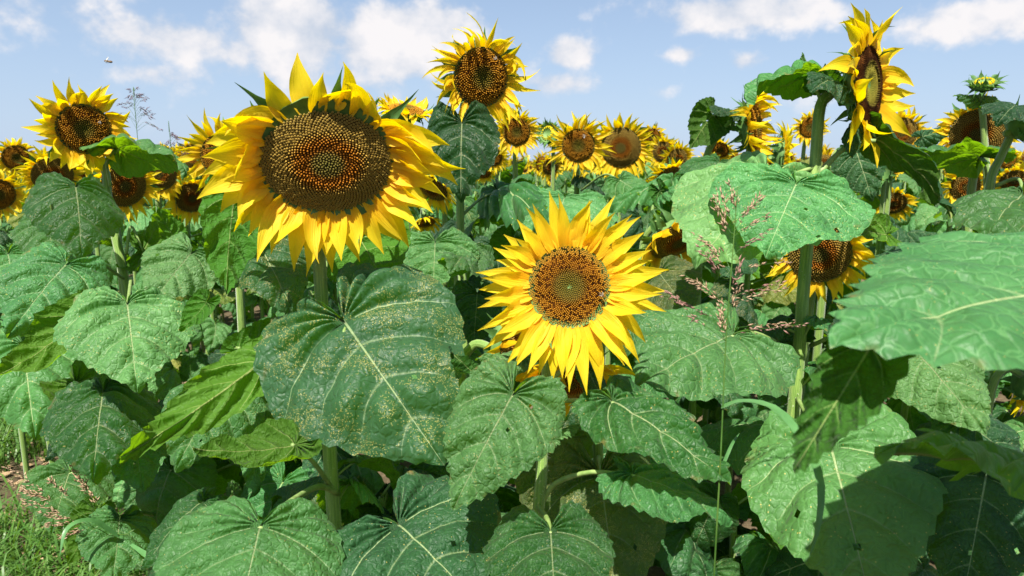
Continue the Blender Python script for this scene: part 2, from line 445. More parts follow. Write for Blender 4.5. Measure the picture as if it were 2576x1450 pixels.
def blade(aspect=.8, curve=.6, cup=.1, fold=0., wave=.03, twist=0., lobe=1., teeth=18, sub=4, rows=9, amp=.03, seed=0, tooth=.02, slim=1., bend_l=0., bend_r=0., s_curve=0., holes=0):
    """Heart-shaped serrated leaf in unit length: stalk joint at the origin, tip towards +Y, top face +Z."""
    rg = random.Random(seed); fn = outline(lobe)
    nc = teeth*sub; hw = aspect/2
    v, f, uv, uv2, idx = [], [], [], [], {}
    ph1, ph2 = rg.uniform(0, 6), rg.uniform(0, 6); sx, sy = rg.uniform(0, 50), rg.uniform(0, 50)
    asym = rg.uniform(.92, 1.06)
    for side in (1, -1):
        w_ = hw*(asym if side > 0 else 2-asym-.02)
        for i in range(nc+1):
            a = i/nc; o = fn(a); ox, oy = o.x**slim*w_ if o.x > 0 else 0, o.y
            m = 0 if a < A0 else ((a-A0)/(1-A0))**1.2
            e = fn(min(a+.01, 1)); e0 = fn(max(a-.01, 0))
            tx, ty = (e.x-e0.x)*w_, e.y-e0.y; tl = math.hypot(tx, ty) or 1
            nx, ny = ty/tl, -tx/tl
            env = max(0, min(1, (a-.08)/.1))*max(0, min(1, (1-a)/.05))
            fr = (i % sub)/(sub-1) if sub > 1 else 0
            big = .75+.5*rg.random() if i % sub == 0 else None
            if big: cur = big
            tooth_o = tooth*(fr-.3)*env*cur
            for j in range(rows+1):
                t = (j/rows)**.85
                x = (ox+nx*tooth_o*(t**4))*t
                y = m+(oy+ny*tooth_o*(t**4)-m)*t
                y += -.07*math.sin(math.pi*t)*min(1, max(0, a-.25)*3)*(1-m)
                X = x*side
                pz = a*NV
                lump = abs(math.sin(math.pi*pz))**.7*math.sin(math.pi*min(1, t*.95+.03))**.6
                z = 2.5*amp*lump*(.7+.6*noise.noise(Vector((X*3+sx, y*3+sy, 1))))
                z += amp*2.2*noise.noise(Vector((X*4+sx, y*4+sy, 3)))*t + amp*1.1*noise.noise(Vector((X*13+sx, y*13+sy, 7)))*t
                z += -cup*(x/hw)**2*.5 + fold*x
                z += wave*math.sin(2*math.pi*1.6*a*2+(ph1 if side > 0 else ph2))*t**2.5
                z += (bend_r if side > 0 else bend_l)*max(0, x/hw-.35)**2
                X += -side*abs(bend_r if side > 0 else bend_l)*.25*max(0, x/hw-.35)**2*hw
                if m == 0 and j == 0: key = ('o',)
                elif j == 0: key = ('m', i)
                elif i == nc: key = ('t', j) if j < rows else ('t', rows)
                else: key = (side, i, j)
                if i == nc: key = ('m', nc)
                if i == 0: key = ('o',)
                if key not in idx:
                    idx[key] = len(v)
                    # bend along the length
                    k_ = curve if y > 0 else curve*.3
                    th = k_*y + s_curve*y*y
                    if abs(k_) < 1e-4 and not s_curve: Y, Z = y, 0.
                    elif s_curve:
                        Y = Z = 0; n_ = 8
                        for q in range(n_):
                            yy = y*(q+.5)/n_; tt = k_*yy+s_curve*yy*yy
                            Y += math.cos(tt)*y/n_; Z -= math.sin(tt)*y/n_
                    else: Y, Z = math.sin(th)/k_, -(1-math.cos(th))/k_
                    tw = twist*y
                    X2, z2 = X*math.cos(tw)-z*math.sin(tw), X*math.sin(tw)+z*math.cos(tw)
                    v.append((X2, Y+z2*math.sin(th), Z+z2*math.cos(th)))
                    uv.append((X, y)); uv2.append((a, t))
                idx[(side, i, j, 'k')] = idx[key]
        for i in range(nc):
            for j in range(rows):
                q = [idx[(side, i, j, 'k')], idx[(side, i, j+1, 'k')], idx[(side, i+1, j+1, 'k')], idx[(side, i+1, j, 'k')]]
                if side < 0: q.reverse()
                u = []
                for s_ in q:
                    if s_ not in u: u.append(s_)
                if len(u) > 2: f.append(tuple(u))
    if holes:
        hs_ = [(rg.uniform(-.7, .7)*hw, rg.uniform(.0, .75), rg.uniform(.007, .016)) for _ in range(holes)]
        f = [q for q in f if not any(math.hypot(sum(uv[i][0] for i in q)/len(q)-hx, (sum(uv[i][1] for i in q)/len(q)-hy)*.8) < hr for hx, hy, hr in hs_)]
    tip = v[idx[('m', nc)]]
    return dict(v=np.array(v), f=f, uv=uv, uv2=uv2, mat='leaf'), Vector(tip)

KEEP = []      # (x, y, radius, depth) in the frame: nothing grown at random may stand in front of these
def hidden_ok(points, extra=0):
    for p in points:
        x, y, d = proj(p)
        if d < .12: return False
        for (kx, ky, kr, kd) in KEEP:
            if d < kd-.02 and (x-kx)**2+(y-ky)**2 < (kr+extra/d)**2: return False
    return True

def hero_leaf(plant, B, T, aspect, nrm, stalk=None, curve=.6, cup=.28, fold=0., wave=.045, twist=0., mat='leaf', seed=0, lobe=1., keep=.33, amp=.03, label=None, r=.0035, tooth=.02, teeth=18, **kw):
    ch, tip = blade(aspect, curve, cup, fold, wave, twist, lobe, seed=seed, amp=amp, tooth=tooth, teeth=teeth, holes=seed % 4, rows=14, **kw)
    Bw, Tw = at(*B), at(*T)
    Y = (Tw-Bw); Ln = Y.length; Y.normalize()
    n = vdir(B[0], B[1], nrm); Z = (n-Y*n.dot(Y)).normalized(); X = Y.cross(Z)
    yc = tip.normalized(); zc = Vector((1, 0, 0)).cross(yc)
    loc = np.array([[1, 0, 0], list(yc), list(zc)])
    wor = np.array([list(X), list(Y), list(Z)])*(Ln/tip.length)
    ch['v'] = (ch['v'] @ loc.T) @ wor + np.array(Bw)
    ch['mat'] = mat
    o = put('leaf', ch, plant, Bw)
    if label: o['label'] = label
    if keep:
        mx, my, md = proj(Bw.lerp(Tw, .42)); KEEP.append((mx, my, Ln*keep/md*FOC, md))
    if stalk:
        pts = [at(*s) for s in stalk]+[Bw+Y*.004]
        put('leaf_stalk', tube(pts, r*1.25, r*.8, 'stalk', 12, 8), o, Bw)
    return o

# ---------------------------------------------------------------- shared leaves on their stalks
LEAFV = []
def make_variant(seed, hi=True):
    rg = random.Random(seed)
    ch, tip = blade(rg.uniform(.72, .92), rg.uniform(.4, 1.7), rg.uniform(.05, .45), rg.uniform(-.4, .12), rg.uniform(.02, .05), rg.uniform(-.3, .3),
                    rg.uniform(.8, 1.2), teeth=14 if hi else 7, sub=3 if hi else 2, rows=7 if hi else 3, holes=seed % 3 if hi else 0, amp=.034 if hi else .02, seed=seed)
    el0 = math.radians(rg.uniform(-50, 5)); roll = rg.uniform(-.7, .7)
    reach, rise = rg.uniform(.35, .5), rg.uniform(.12, .26)
    R = Matrix.Rotation(el0, 3, 'X') @ Matrix.Rotation(roll, 3, 'Y')
    base = Vector((0, reach, rise))
    v = ch['v'] @ np.array(R).T + np.array(base)
    ch['v'] = v
    st = tube([(0, 0, 0), (0, reach*.45, rise*.72), (0, reach*.85, rise*1.08), tuple(base+R@Vector((0, .02, 0)))], .021, .012, 'stalk', 6 if hi else 3, 6 if hi else 4)
    return ch, st, [base+R@Vector((0, .05, 0)), base+R@Vector((0, .5, -.1)), base+R@Vector((.32, .25, -.05)), base+R@Vector((-.32, .25, -.05)), base+R@tip]
for sd_ in range(14):
    ch, st, probe = make_variant(100+sd_)
    m_ = {}
    for mat in ('leaf', 'leaf_dark', 'leaf_pale', 'leaf_dusty', 'leaf_yellow'):
        c2 = dict(ch); c2['mat'] = mat; m_[mat] = mesh_from('leaf', [c2])
    LEAFV.append((m_, mesh_from('leaf_stalk', [st]), probe))

def auto_leaf(plant, joint, azim, size, rg, check=True, tilt=0., mat=None):
    for tr in range(4):
        m_, st, probe = rg.choice(LEAFV)
        Rm = Matrix.Rotation(azim, 3, 'Z') @ Matrix.Rotation(tilt, 3, 'X')
        if not check or hidden_ok([joint+Rm@(p*size) for p in probe], extra=0): break
        azim += rg.uniform(.6, 1.6); size *= .85
    else: return None
    mat = mat or rg.choices(['leaf', 'leaf_dark', 'leaf_pale', 'leaf_dusty', 'leaf_yellow'], [5.5, 2.4, 3.0, .8, .4])[0]
    o = bpy.data.objects.new('leaf', m_[mat]); link(o); o.parent = plant
    o.location = joint-WP[plant]; o.rotation_euler = Rm.to_euler(); o.scale = (size,)*3
    s = bpy.data.objects.new('leaf_stalk', st); link(s); s.parent = o
    return o

# ---------------------------------------------------------------- ray petals, bracts, discs
def ribbon(p0, d0, nrm, length, width, mat, grav=0., curl=0., side=0., twist=0., ns=7, cup=.25, shape='petal', seed=0, across=2, split=0.):
    """a petal / bract grown as a curve; d0 start direction, nrm the face it shows"""
    rg = random.Random(seed)
    d = Vector(d0).normalized(); n = (Vector(nrm)-d*d.dot(nrm)).normalized()
    p = Vector(p0); st = length/ns; v, f, uv = [], [], []
    wv_ = rg.uniform(0, 6)
    for i in range(ns+1):
        s = i/ns
        if shape == 'petal': wd = width*max(.0, (.42+.58*math.sin(math.pi*min(1, s*.92+.08)**.8)) * (1-s**2.3)**.95)
        else: wd = width*(1-s)**.9*(1+.9*math.sin(math.pi*min(1, s*1.6))) if s < 1 else 0
        if i == ns: wd = width*.02
        bdir = n.cross(d).normalized()
        for k in range(-across, across+1):
            t = k/across
            lift = cup*wd*.5*(t*t) - .05*wd*(abs(t) < .01) + .11*wd*math.sin(s*9+wv_+t*2)*abs(t)
            v.append(p+bdir*(t*wd*.5)+n*lift); uv.append((t*.5+.5+seed*.37, s))
        if i < ns:
            d = d + n*(curl*st/length*2) + Vector((0, 0, -1))*(grav*st/length) + bdir*(side*st/length*2)
            d.normalize(); n = (n-d*n.dot(d)).normalized()
            if twist: n = Quaternion(d, twist/ns) @ n
            p = p+d*st
    c = across*2+1
    for i in range(ns):
        for k in range(c-1):
            a = i*c+k; f.append((a, a+1, a+c+1, a+c))
    return dict(v=v, f=f, uv=uv, mat=mat)

def disc_chunks(C, n, u, r, R, kind, hi, dome=.2, ecc=1.):
    Nf = {3: 1500, 2: 620, 1: 230}[hi]
    sh = {3: 5, 2: 4, 1: 3}[hi]
    # dish underneath
    v, f, uv = [], [], []
    rings, seg = 8, 28
    def surf(x, y):
        q = x*x+y*y
        return C + r*(x*R) + u*(y*R*ecc) + n*(dome*R*(1-q)-R*.05 - (.10*R*math.exp(-q*18) if kind != 'florets_old' else -.02*R))
    for i in range(rings+1):
        for k in range(seg):
            a = 2*math.pi*k/seg; q = i/rings
            v.append(surf(math.cos(a)*q, math.sin(a)*q)); uv.append((0, q))
    for i in range(rings):
        for k in range(seg):
            k2 = (k+1) % seg
            f.append((i*seg+k, (i+1)*seg+k, (i+1)*seg+k2, i*seg+k2))
    dish = dict(v=v, f=f, uv=uv, mat=kind)
    v, f, uv = [], [], []
    s0 = R*math.sqrt(math.pi/Nf)*.62
    rg = random.Random(Nf)
    for i in range(Nf):
        q = math.sqrt((i+.5)/Nf); a = i*2.3999632
        x, y = q*math.cos(a), q*math.sin(a)
        P = surf(x, y); nn = (n + (r*x+u*y)*(dome*2.)).normalized()
        aa = (r*math.cos(a)+u*math.sin(a)); aa = (aa-nn*aa.dot(nn)).normalized(); bb = nn.cross(aa)
        op = q > (.62 if kind == 'florets_old' else .8)
        if kind == 'florets_budding': h, r1, ct = (.5, .55, .25) if q < .56 else (2.6, .3, .1)
        elif op: h, r1, ct = rg.uniform(1.0, 1.7), .7, -.5
        elif q > .36: h, r1, ct = rg.uniform(1.2, 2.4), .42, .35
        else: h, r1, ct = rg.uniform(.7, 1.0), .6, .45
        blk = kind == 'florets_young' and .45 < q < .97 and rg.random() < (.28 if hi == 3 else .12)
        if blk: h, r1, ct = 1.9, .28, .2
        lean = aa*rg.uniform(-.2, .25)*s0+bb*rg.uniform(-.2, .2)*s0
        b0 = len(v); ro = rg.uniform(0, 6)
        for k in range(sh):
            an = ro+2*math.pi*k/sh
            v.append(P+(aa*math.cos(an)+bb*math.sin(an))*s0*.7); uv.append((.0, q))
        for k in range(sh):
            an = ro+2*math.pi*k/sh
            v.append(P+nn*s0*h+lean+(aa*math.cos(an)+bb*math.sin(an))*s0*r1); uv.append((-1 if blk else 1, q))
        v.append(P+nn*s0*(h+ct)+lean); uv.append((-1 if blk else 0 if ct < 0 else 1, q))
        for k in range(sh):
            k2 = (k+1) % sh
            f.append((b0+k, b0+k2, b0+sh+k2, b0+sh+k)); f.append((b0+sh+k, b0+sh+k2, b0+2*sh))
    return dish, dict(v=v, f=f, uv=uv, mat=kind)

def receptacle(C, n, u, r, R, depth=.55):
    v, f = [], []; seg, rings = 20, 5
    for i in range(rings+1):
        q = i/rings
        rad = R*(1.04-.0*q)*math.sqrt(max(0, 1-q**2))+R*.12*q
        for k in range(seg):
            a = 2*math.pi*k/seg
            v.append(C+(r*math.cos(a)+u*math.sin(a))*rad-n*(R*depth*q+.02*R))
    for i in range(rings):
        for k in range(seg):
            k2 = (k+1) % seg
            f.append((i*seg+k, i*seg+k2, (i+1)*seg+k2, (i+1)*seg+k))
    f.append(tuple(range(seg))); f.append(tuple(rings*seg+k for k in range(seg))[::-1])
    return dict(v=v, f=f, mat='receptacle')

def head_frame(n):
    n = Vector(n).normalized(); up = Vector((0, 0, 1))
    if abs(n.z) > .95: up = Vector((0, -1, 0))
    u = (up-n*up.dot(n)).normalized(); r = u.cross(n)
    return n, u, r

def head_chunks(C, n, R, rg, npet=22, plen=1.1, hi=2, kind='florets_young', open_=.25, droop=.5, pmat='petal', bracts=24, messy=.4, petals=None, ecc=1., dome=.2, top_short=0., pw=1.):
    n, u, r = head_frame(n)
    out_ = dict(petal=[], bract=[])
    dish, flo = disc_chunks(C, n, u, r, R, kind, hi, dome, ecc)
    ns = {3: 9, 2: 6, 1: 4}[hi]; ac = {3: 3, 2: 2, 1: 1}[hi]
    spec = petals
    if spec is None:
        spec = []
        for row in (0, 1):
            m = npet if row == 0 else int(npet*.8)
            for k in range(m):
                th = 2*math.pi*(k+.5*row+rg.uniform(-.25, .25))/m
                up_ = max(0, math.sin(th))
                spec.append((th, plen*rg.uniform(.82, 1.15)*(1-top_short*up_)*(1 if row == 0 else .88), open_+row*.22+rg.uniform(-.25, .2)*messy, rg.gauss(0, .5)*messy, rg.gauss(0, .35)*messy, rg.gauss(0, .9)*messy, rg.uniform(.85, 1.1)))
    for i, (th, ln, lift, curl, side, tw, wd) in enumerate(spec):
        rad = r*math.cos(th)+u*math.sin(th)*ecc; rad_n = rad.normalized()
        lay = (i % 3)*.012*R
        p0 = C+rad*R*.99-n*(R*.05+lay)
        d0 = rad_n*math.cos(lift)+n*math.sin(lift)
        out_['petal'].append((p0, ribbon(p0, d0, n, ln*R, pw*wd*R*.36*(1.0 if len(spec) > 30 else 1.1), pmat, droop, curl, side, tw, ns, .3, 'petal', rg.randrange(99999), ac)))
    for k in range(bracts):
        th = 2*math.pi*(k+rg.uniform(-.3, .3))/bracts; lay = k % 3
        rad = r*math.cos(th)+u*math.sin(th)*ecc
        p0 = C+rad*R*(.99-.12*lay)-n*R*(.12+.12*lay)
        ln = R*rg.uniform(.7, 1.0)*(1-.12*lay)
        d0 = rad*math.cos(.35*lay)-n*math.sin(.4*lay+.1)
        out_['bract'].append((p0, ribbon(p0, d0, n, ln, R*(.15 if hi == 3 else .2), 'bract', 0., rg.uniform(-.7, .9), rg.gauss(0, .2), rg.gauss(0, .3), 5, .35, 'bract', rg.randrange(9999), 1)))
    out_['dish'] = dish; out_['florets'] = flo; out_['recept'] = receptacle(C, n, u, r, R)
    return out_

BASES = []
def hairs(pts, r0, r1, count, rg, length=.006):
    P = catmull(pts, 40); v, f = [], []
    for i in range(count):
        s = rg.random(); k = min(int(s*40), 39); p = P[k].lerp(P[k+1], s*40-k)
        t = (P[k+1]-P[k]).normalized(); a = t.orthogonal().normalized(); a = Quaternion(t, rg.uniform(0, 6.28)) @ a
        r = r0+(r1-r0)*s; b = t.cross(a)
        q = p+a*r*.9; ln = length*rg.uniform(.5, 1.2)
        b0 = len(v); v += [q+b*.0005, q-b*.0005, q+a*ln+t*rg.uniform(-.5, .8)*ln]; f.append((b0, b0+1, b0+2))
    return dict(v=v, f=f, mat='hair')

def sunflower(label, C, n, R, path=None, rs=.011, group='sunflower plants with open flower heads', seed=0, hi=2, leaves=None, neck=.09, bend=None, keep=1.9, base=None, neckdir=None, hair=0, **kw):
    """a whole plant: C centre of the disc, n the way it faces, path = points of the stem below the neck"""
    rg = random.Random(seed); C = Vector(C); n = Vector(n).normalized()
    nb = -n
    q0 = C-n*R*.5
    if path is None:
        s = C-n*neck-Vector((0, 0, neck*.9)); path = [s]
    path = [Vector(p) for p in path]
    if base is None: base = Vector((path[-1].x+rg.uniform(-.05, .05), path[-1].y+rg.uniform(-.03, .06), 0))
    base = Vector(base)
    pts = [q0, q0-n*neck*.45] + path
    last = path[-1]
    k_ = 3
    for i in range(1, k_+1): pts.append(last.lerp(base, i/k_))
    pts[-1].z = -.03
    pl = empty('sunflower', (base.x, base.y, 0), label, 'sunflower', group)
    put('stem', tube(pts, rs*.8, rs*1.15, 'stem', 34 if hi > 1 else 16, 12 if hi > 1 else 6, .05, seed), pl)
    if hair: put('stem_hairs', hairs(pts, rs*.8, rs*1.15, hair, rg), pl, stuff=True)
    h = head_chunks(C, n, R, rg, hi=hi, **kw)
    hd = put('flower_head', h['recept'], pl, C)
    put('seed_disc', h['dish'], hd, C)
    put('disc_florets', h['florets'], hd, C, stuff=True)
    for p0, c in h['petal']: put('petal', c, hd, p0)
    for p0, c in h['bract']: put('bract', c, hd, p0)
    x, y, d = proj(C); KEEP.append((x, y, R*keep/d*FOC, d))
    BASES.append((base.x, base.y))
    return pl, pts, leaves, rg

PENDING = []
def add_leaves(pl, pts, zmin, zmax, count, rg, smin=.15, smax=.25, az0=None):
    P = catmull(pts, 60); P = [p for p in P if zmin <= p.z <= zmax]
    if not P: return
    a = rg.uniform(0, 6) if az0 is None else az0
    for i in range(count):
        p = P[min(len(P)-1, int(i/count*len(P)))]
        s = smin+(smax-smin)*(math.sin(math.pi*min(1, (i+.7)/count*1.1))**.5 if count > 1 else 1)
        auto_leaf(pl, p, a, s*rg.uniform(.7, 1.05), rg, tilt=rg.uniform(-.6, .8))
        a += 2.4+rg.uniform(-.3, .3)

# ================================================================= setting
def ground():
    v, f = [], []
    xs = [-2500, -400, -60, -20]+[-8+i*.16 for i in range(100)]+[20, 60, 400, 2500]
    ys = [-60, -12, -3]+[-1+i*.16 for i in range(56)]+[12, 30, 120, 700, 2500]
    for y in ys:
        for x in xs:
            near = max(0, 1-max(abs(x), abs(y))/9)
            z = near*(.05*noise.noise(Vector((x*2.2, y*2.2, 0)))+.03*noise.noise(Vector((x*7, y*7, 3))))
            v.append((x, y, z-.02))
    nx = len(xs)
    for j in range(len(ys)-1):
        for i in range(nx-1): f.append((j*nx+i, j*nx+i+1, (j+1)*nx+i+1, (j+1)*nx+i))
    o = put('ground', dict(v=v, f=f, mat='soil')); o['kind'] = 'structure'
ground()

def A(px, py, d): return at(px, py, d)
P_ = {}
TAU = 2*math.pi
def deg(a): return math.radians(a)

# ---- the big drooping head, petals given one by one: (angle, length, lift, curl, side, twist, width)
big = []
rgb = random.Random(5)
for (a, l, lf, cu, si, tw, w_) in [
    # left fan
    (168, 1.02, .25, .1, .12, .3, 1.5), (157, 1.05, .2, -.1, -.05, .2, 1.6), (149, .98, .35, .5, -.25, .5, 1.4), (178, 1.1, .1, -.2, .1, -.3, 1.5),
    (188, 1.12, .15, -.1, .12, .3, 1.5), (197, 1.1, .0, -.2, .15, .2, 1.45), (206, 1.0, .1, .0, .1, -.4, 1.4), (215, .95, .05, -.3, .2, .5, 1.3),
    (222, .85, .2, .1, .0, .4, 1.2), (164, .9, .5, .3, .2, -.3, 1.2), (184, .9, .45, .1, .0, .3, 1.2), (202, .85, .4, .2, .2, .4, 1.2),
    # bottom curtain
    (229, .95, .2, .0, .1, .5, 1.1), (236, .92, .1, -.2, .0, -.2, 1.15), (243, .85, .3, .3, .0, .6, 1.0), (249, .95, .05, -.2, -.05, .2, 1.15),
    (255, .8, .2, .1, .1, -.5, 1.05), (262, .98, .1, -.1, .0, .2, 1.2), (268, .92, .15, .0, .0, -.1, 1.15), (275, .72, .25, .1, .0, .2, 1.15),
    (281, .78, .1, .0, .05, .3, 1.1), (287, .7, .2, .5, -.35, -.3, 1.1), (296, .88, .1, .0, .1, .2, 1.15), (303, .9, .1, -.1, .05, -.2, 1.15),
    (309, .92, .2, .0, -.05, .3, 1.1), (316, .88, .15, -.1, .0, .2, 1.15), (240, .7, .0, .0, .0, 0, 1.1), (270, .6, .0, .0, .0, .1, 1.1), (292, .62, .0, .0, .0, .1, 1.1),
    (322, .8, .1, .1, .1, -.3, 1.1),
    # right fan
    (330, .85, .15, .1, .15, .3, 1.3), (338, .95, .2, .3, .1, -.3, 1.3), (346, .95, .15, .4, .3, .4, 1.3), (354, 1.08, .2, .2, .2, .3, 1.4),
    (2, 1.15, .15, -.1, -.1, .2, 1.45), (10, 1.15, .1, -.1, -.12, -.2, 1.5), (18, 1.08, .15, -.1, -.15, .3, 1.5), (26, 1.02, .2, .0, -.2, .2, 1.5),
    (34, .95, .3, .1, -.3, -.4, 1.4), (41, .85, .3, .4, -.25, .5, 1.3), (6, .85, .4, .2, .1, .3, 1.2), (22, .8, .5, .3, -.1, .3, 1.2), (350, .8, .4, .1, .0, -.3, 1.2),
    # the few left standing on top
    (62, .85, .1, .1, .65, .5, 1.1), (50, .8, .25, .3, .5, -.7, 1.05), (73, .85, .05, .0, .5, .6, 1.1), (88, .82, .02, .0, -.8, .4, 1.2),
    (104, .92, .02, -.05, -.05, .1, 1.3), (96, .6, .05, .0, -.2, .3, 1.0), (115, .58, 2.5, -.62, .5, .4, .62), (80, .58, 2.5, -.62, -.7, .5, .6), (130, .95, .05, .1, .35, .5, 1.0), (122, .8, .0, .0, -.3, .4, 1.1), (142, .95, .15, .2, .2, -.4, 1.15)]:
    big.append((deg(a), l*(1.18 if 225 < a < 325 else (.95 if 145 < a < 225 else 1.05) if a < 45 or a > 145 else 1.0)*rgb.uniform(.92, 1.08), lf+rgb.uniform(-.12, .22), cu+rgb.gauss(0, .15), si+rgb.gauss(0, .12), tw*1.8+rgb.gauss(0, .3), w_*.92))
pl, pts, _, rg = sunflower('largest sunflower head in front, drooping wide brown disc with long ragged petals', A(824, 410, 1.06), vdir(824, 410, (.02, -.27, .95)), .098,
    path=[A(800, 560, 1.16), A(806, 700, 1.165), A(826, 1080, 1.17), A(845, 1400, 1.16)], rs=.0125, seed=1, hi=3, kind='florets_old', petals=big,
    droop=.5, ecc=.80, dome=.15, bracts=26, keep=1.75, neck=.06, hair=900)
P_['big'] = (pl, pts, rg)

# ---- the smaller, regular head front right
pet = []
rgb = random.Random(11)
for row, m in ((0, 28), (1, 24)):
    for k in range(m):
        th = TAU*(k+.5*row+rgb.uniform(-.2, .2))/m
        ln = 1.46*(1+.1*max(0, -math.sin(th)))*rgb.uniform(.9, 1.1)*(1.0 if row == 0 else .9)
        if abs(math.degrees(th) % 360-140) < 25: ln *= .82
        pet.append((th, ln, .12+.22*row+rgb.uniform(-.1, .12), rgb.gauss(0, .16), rgb.gauss(0, .1), rgb.gauss(0, .4), rgb.uniform(1.08, 1.38)))
pl, pts, _, rg = sunflower('bright sunflower with an even ring of pointed petals, lower front, right of the largest head', A(1432, 722, .93), cdir(-.08, .1, 1), .0545,
    path=[A(1385, 880, 1.0), A(1368, 1020, 1.0), A(1362, 1200, .985), A(1350, 1400, .98)], rs=.0088, seed=2, hi=3, petals=pet, droop=.12, dome=.12, bracts=22, keep=2.2, neck=.03, hair=700)
P_['right'] = (pl, pts, rg)

# ---- tall head at right, seen almost from the side
pl, pts, _, rg = sunflower('tall sunflower at the right turned sideways, narrow disc with black florets, thick hairy stem', A(2188, 212, 1.32), vdir(2188, 212, (.95, .02, .30)), .072,
    path=[A(2085, 240, 1.36), A(2062, 275, 1.36), A(2050, 420, 1.345), A(2025, 680, 1.32), A(2000, 1000, 1.3)], rs=.0122, seed=3, hi=3, kind='florets_budding', npet=18, plen=1.3,
    open_=.15, droop=.28, messy=.75, dome=.1, bracts=26, neck=.05, hair=900, keep=1.9, pw=1.45)
P_['tall'] = (pl, pts, rg)

def sf(key, label, px, py, d, R, n, seed, zl=(.35, None), nl=9, **kw):
    C = A(px, py, d)
    pl, pts, _, rg = sunflower(label, C, vdir(px, py, n), R, seed=seed, **kw)
    P_[key] = (pl, pts, rg)
    PENDING.append((pl, pts, zl[0], (C.z-.16 if zl[1] is None else zl[1]), nl, rg))
    return pl

sf('left', 'tall sunflower at the left above the arching leaf, green centre, dark green bract tips showing', 212, 325, 1.78, .062, (.12, -.05, 1), 21,
   path=[A(262, 420, 1.88), A(275, 520, 1.88), A(325, 770, 1.88)], nl=8, zl=(.3, 1.0), rs=.0115, npet=21, plen=1.12, messy=.8, droop=.2, bracts=20, pw=1.25, hi=2)
sf('topc', 'tallest sunflower of the middle with shaggy swept petals, against the clouds', 1212, 196, 1.7, .0705, (.42, -.06, 1), 22,
   path=[A(1163, 300, 1.78), A(1158, 560, 1.78), A(1170, 850, 1.76)], nl=8, zl=(.3, .95), rs=.0115, npet=32, plen=1.22, messy=1.25, droop=.45, bracts=26, pw=.66, hi=2)
sf('m1', 'small sunflower just below and right of the tallest middle one', 1300, 333, 2.9, .057, (.1, -.1, 1), 23, nl=9, rs=.011, npet=28, plen=1.2, messy=.8, droop=.3, pw=.75)
sf('m2', 'sunflower above the front right head, a bee on its round brown disc', 1455, 367, 2.45, .058, (.05, -.1, 1), 24, nl=9, rs=.011, npet=30, plen=1.3, messy=.8, droop=.28, pw=.7)
sf('m3', 'sunflower with big dark disc partly behind the one with a bee', 1562, 372, 2.75, .078, (-.1, -.15, 1), 25, nl=8, rs=.012, npet=28, plen=.95, messy=.45, droop=.3, pw=.7, kind='florets_old')
sf('m4', 'small far sunflower on the skyline left of the round drooping leaf', 1668, 383, 3.9, .058, (-.1, -.15, 1), 26, nl=7, rs=.011, npet=24, plen=.95, hi=1, kind='florets_old')
sf('m5', 'sunflower half turned on the skyline with its petals pointing right', 1703, 402, 3.7, .058, (.55, -.25, 1), 27, nl=7, rs=.011, npet=24, plen=1.0, hi=1, kind='florets_old')
sf('m6', 'sunflower with tilted disc crossed by a long leaf, above the hooded drooping head', 1690, 455, 2.6, .06, (.3, -.75, 1), 28, nl=7, rs=.011, npet=26, plen=1.0, messy=.6, droop=.3, kind='florets_old', pw=.8)
sf('hood', 'nodding sunflower hanging face down on a hooked neck, curled green bracts on top', 1702, 605, 1.7, .068, (.42, -.75, .5), 29, nl=5, zl=(.3, .8), rs=.010,
   path=[A(1690, 540, 1.8), A(1640, 575, 1.84), A(1615, 640, 1.86), A(1610, 900, 1.86)], neck=.05, npet=17, plen=.95, messy=.7, droop=1.0, kind='florets_old', pmat='petal_old', bracts=30)
sf('side', 'sunflower seen from the side on a leaning stem, green back towards the tall sideways head', 1898, 318, 2.0, .072, (.9, .02, .22), 30, nl=4, zl=(.3, .9), rs=.0105,
   path=[A(1835, 312, 2.0), A(1780, 385, 2.02), A(1765, 520, 2.04)], neck=.06, npet=28, plen=1.15, messy=1., droop=.15, bracts=38, pw=.8, open_=.5)
sf('side2', 'sunflower seen from behind its spiky green back, left of the thick hairy stem', 1972, 402, 2.5, .076, (.9, -.05, -.05), 31, nl=6, rs=.011, npet=26, plen=1.0, messy=.6, droop=.3, bracts=44)
sf('r1', 'skyline sunflower half hidden behind the thick hairy stem', 2037, 322, 3.1, .045, (.2, -.1, 1), 32, nl=6, rs=.010, npet=22, plen=1.1, messy=.85, pw=.9)
sf('nod2', 'sunflower nodding down on a pale ribbed hooked neck under the tall sideways head', 2128, 432, 2.0, .05, (.15, -.95, .1), 33, nl=5, zl=(.3, .9), rs=.0115,
   path=[A(2135, 388, 2.02), A(2105, 385, 2.04), A(2085, 470, 2.05), A(2080, 600, 2.05)], neck=.04, npet=16, plen=1.3, messy=.4, droop=.6, bracts=26)
sf('r2', 'sunflower with long loose petals blown right, between tall sideways head and right edge', 2267, 335, 2.6, .056, (.25, -.15, 1), 34, nl=8, rs=.011, npet=24, plen=1.05, messy=.7, droop=.2, kind='florets_old', pw=.8)
sf('r3', 'large sunflower near the right edge behind dark arching leaf', 2458, 338, 2.0, .069, (-.05, -.12, 1), 35, nl=6, zl=(.3, 1.05), rs=.012, npet=26, plen=.8, messy=.85, droop=.3, kind='florets_old', pw=.75)
sf('mid_low', 'sunflower whose lower half shows under the widest pale leaf', 2062, 640, 1.72, .073, (.1, -.3, 1), 36, nl=5, zl=(.3, .85), rs=.012, npet=26, plen=.95, messy=.6, droop=.45, kind='florets_old', pw=.8)
sf('b1', 'old sunflower peeking out left behind the even front right head', 1285, 882, 1.15, .056, (.92, -.1, .25), 37, nl=3, zl=(.2, .6), rs=.009, npet=22, plen=1.35, messy=.85, droop=.2, pmat='petal_old', kind='florets_old', bracts=18, pw=.7)
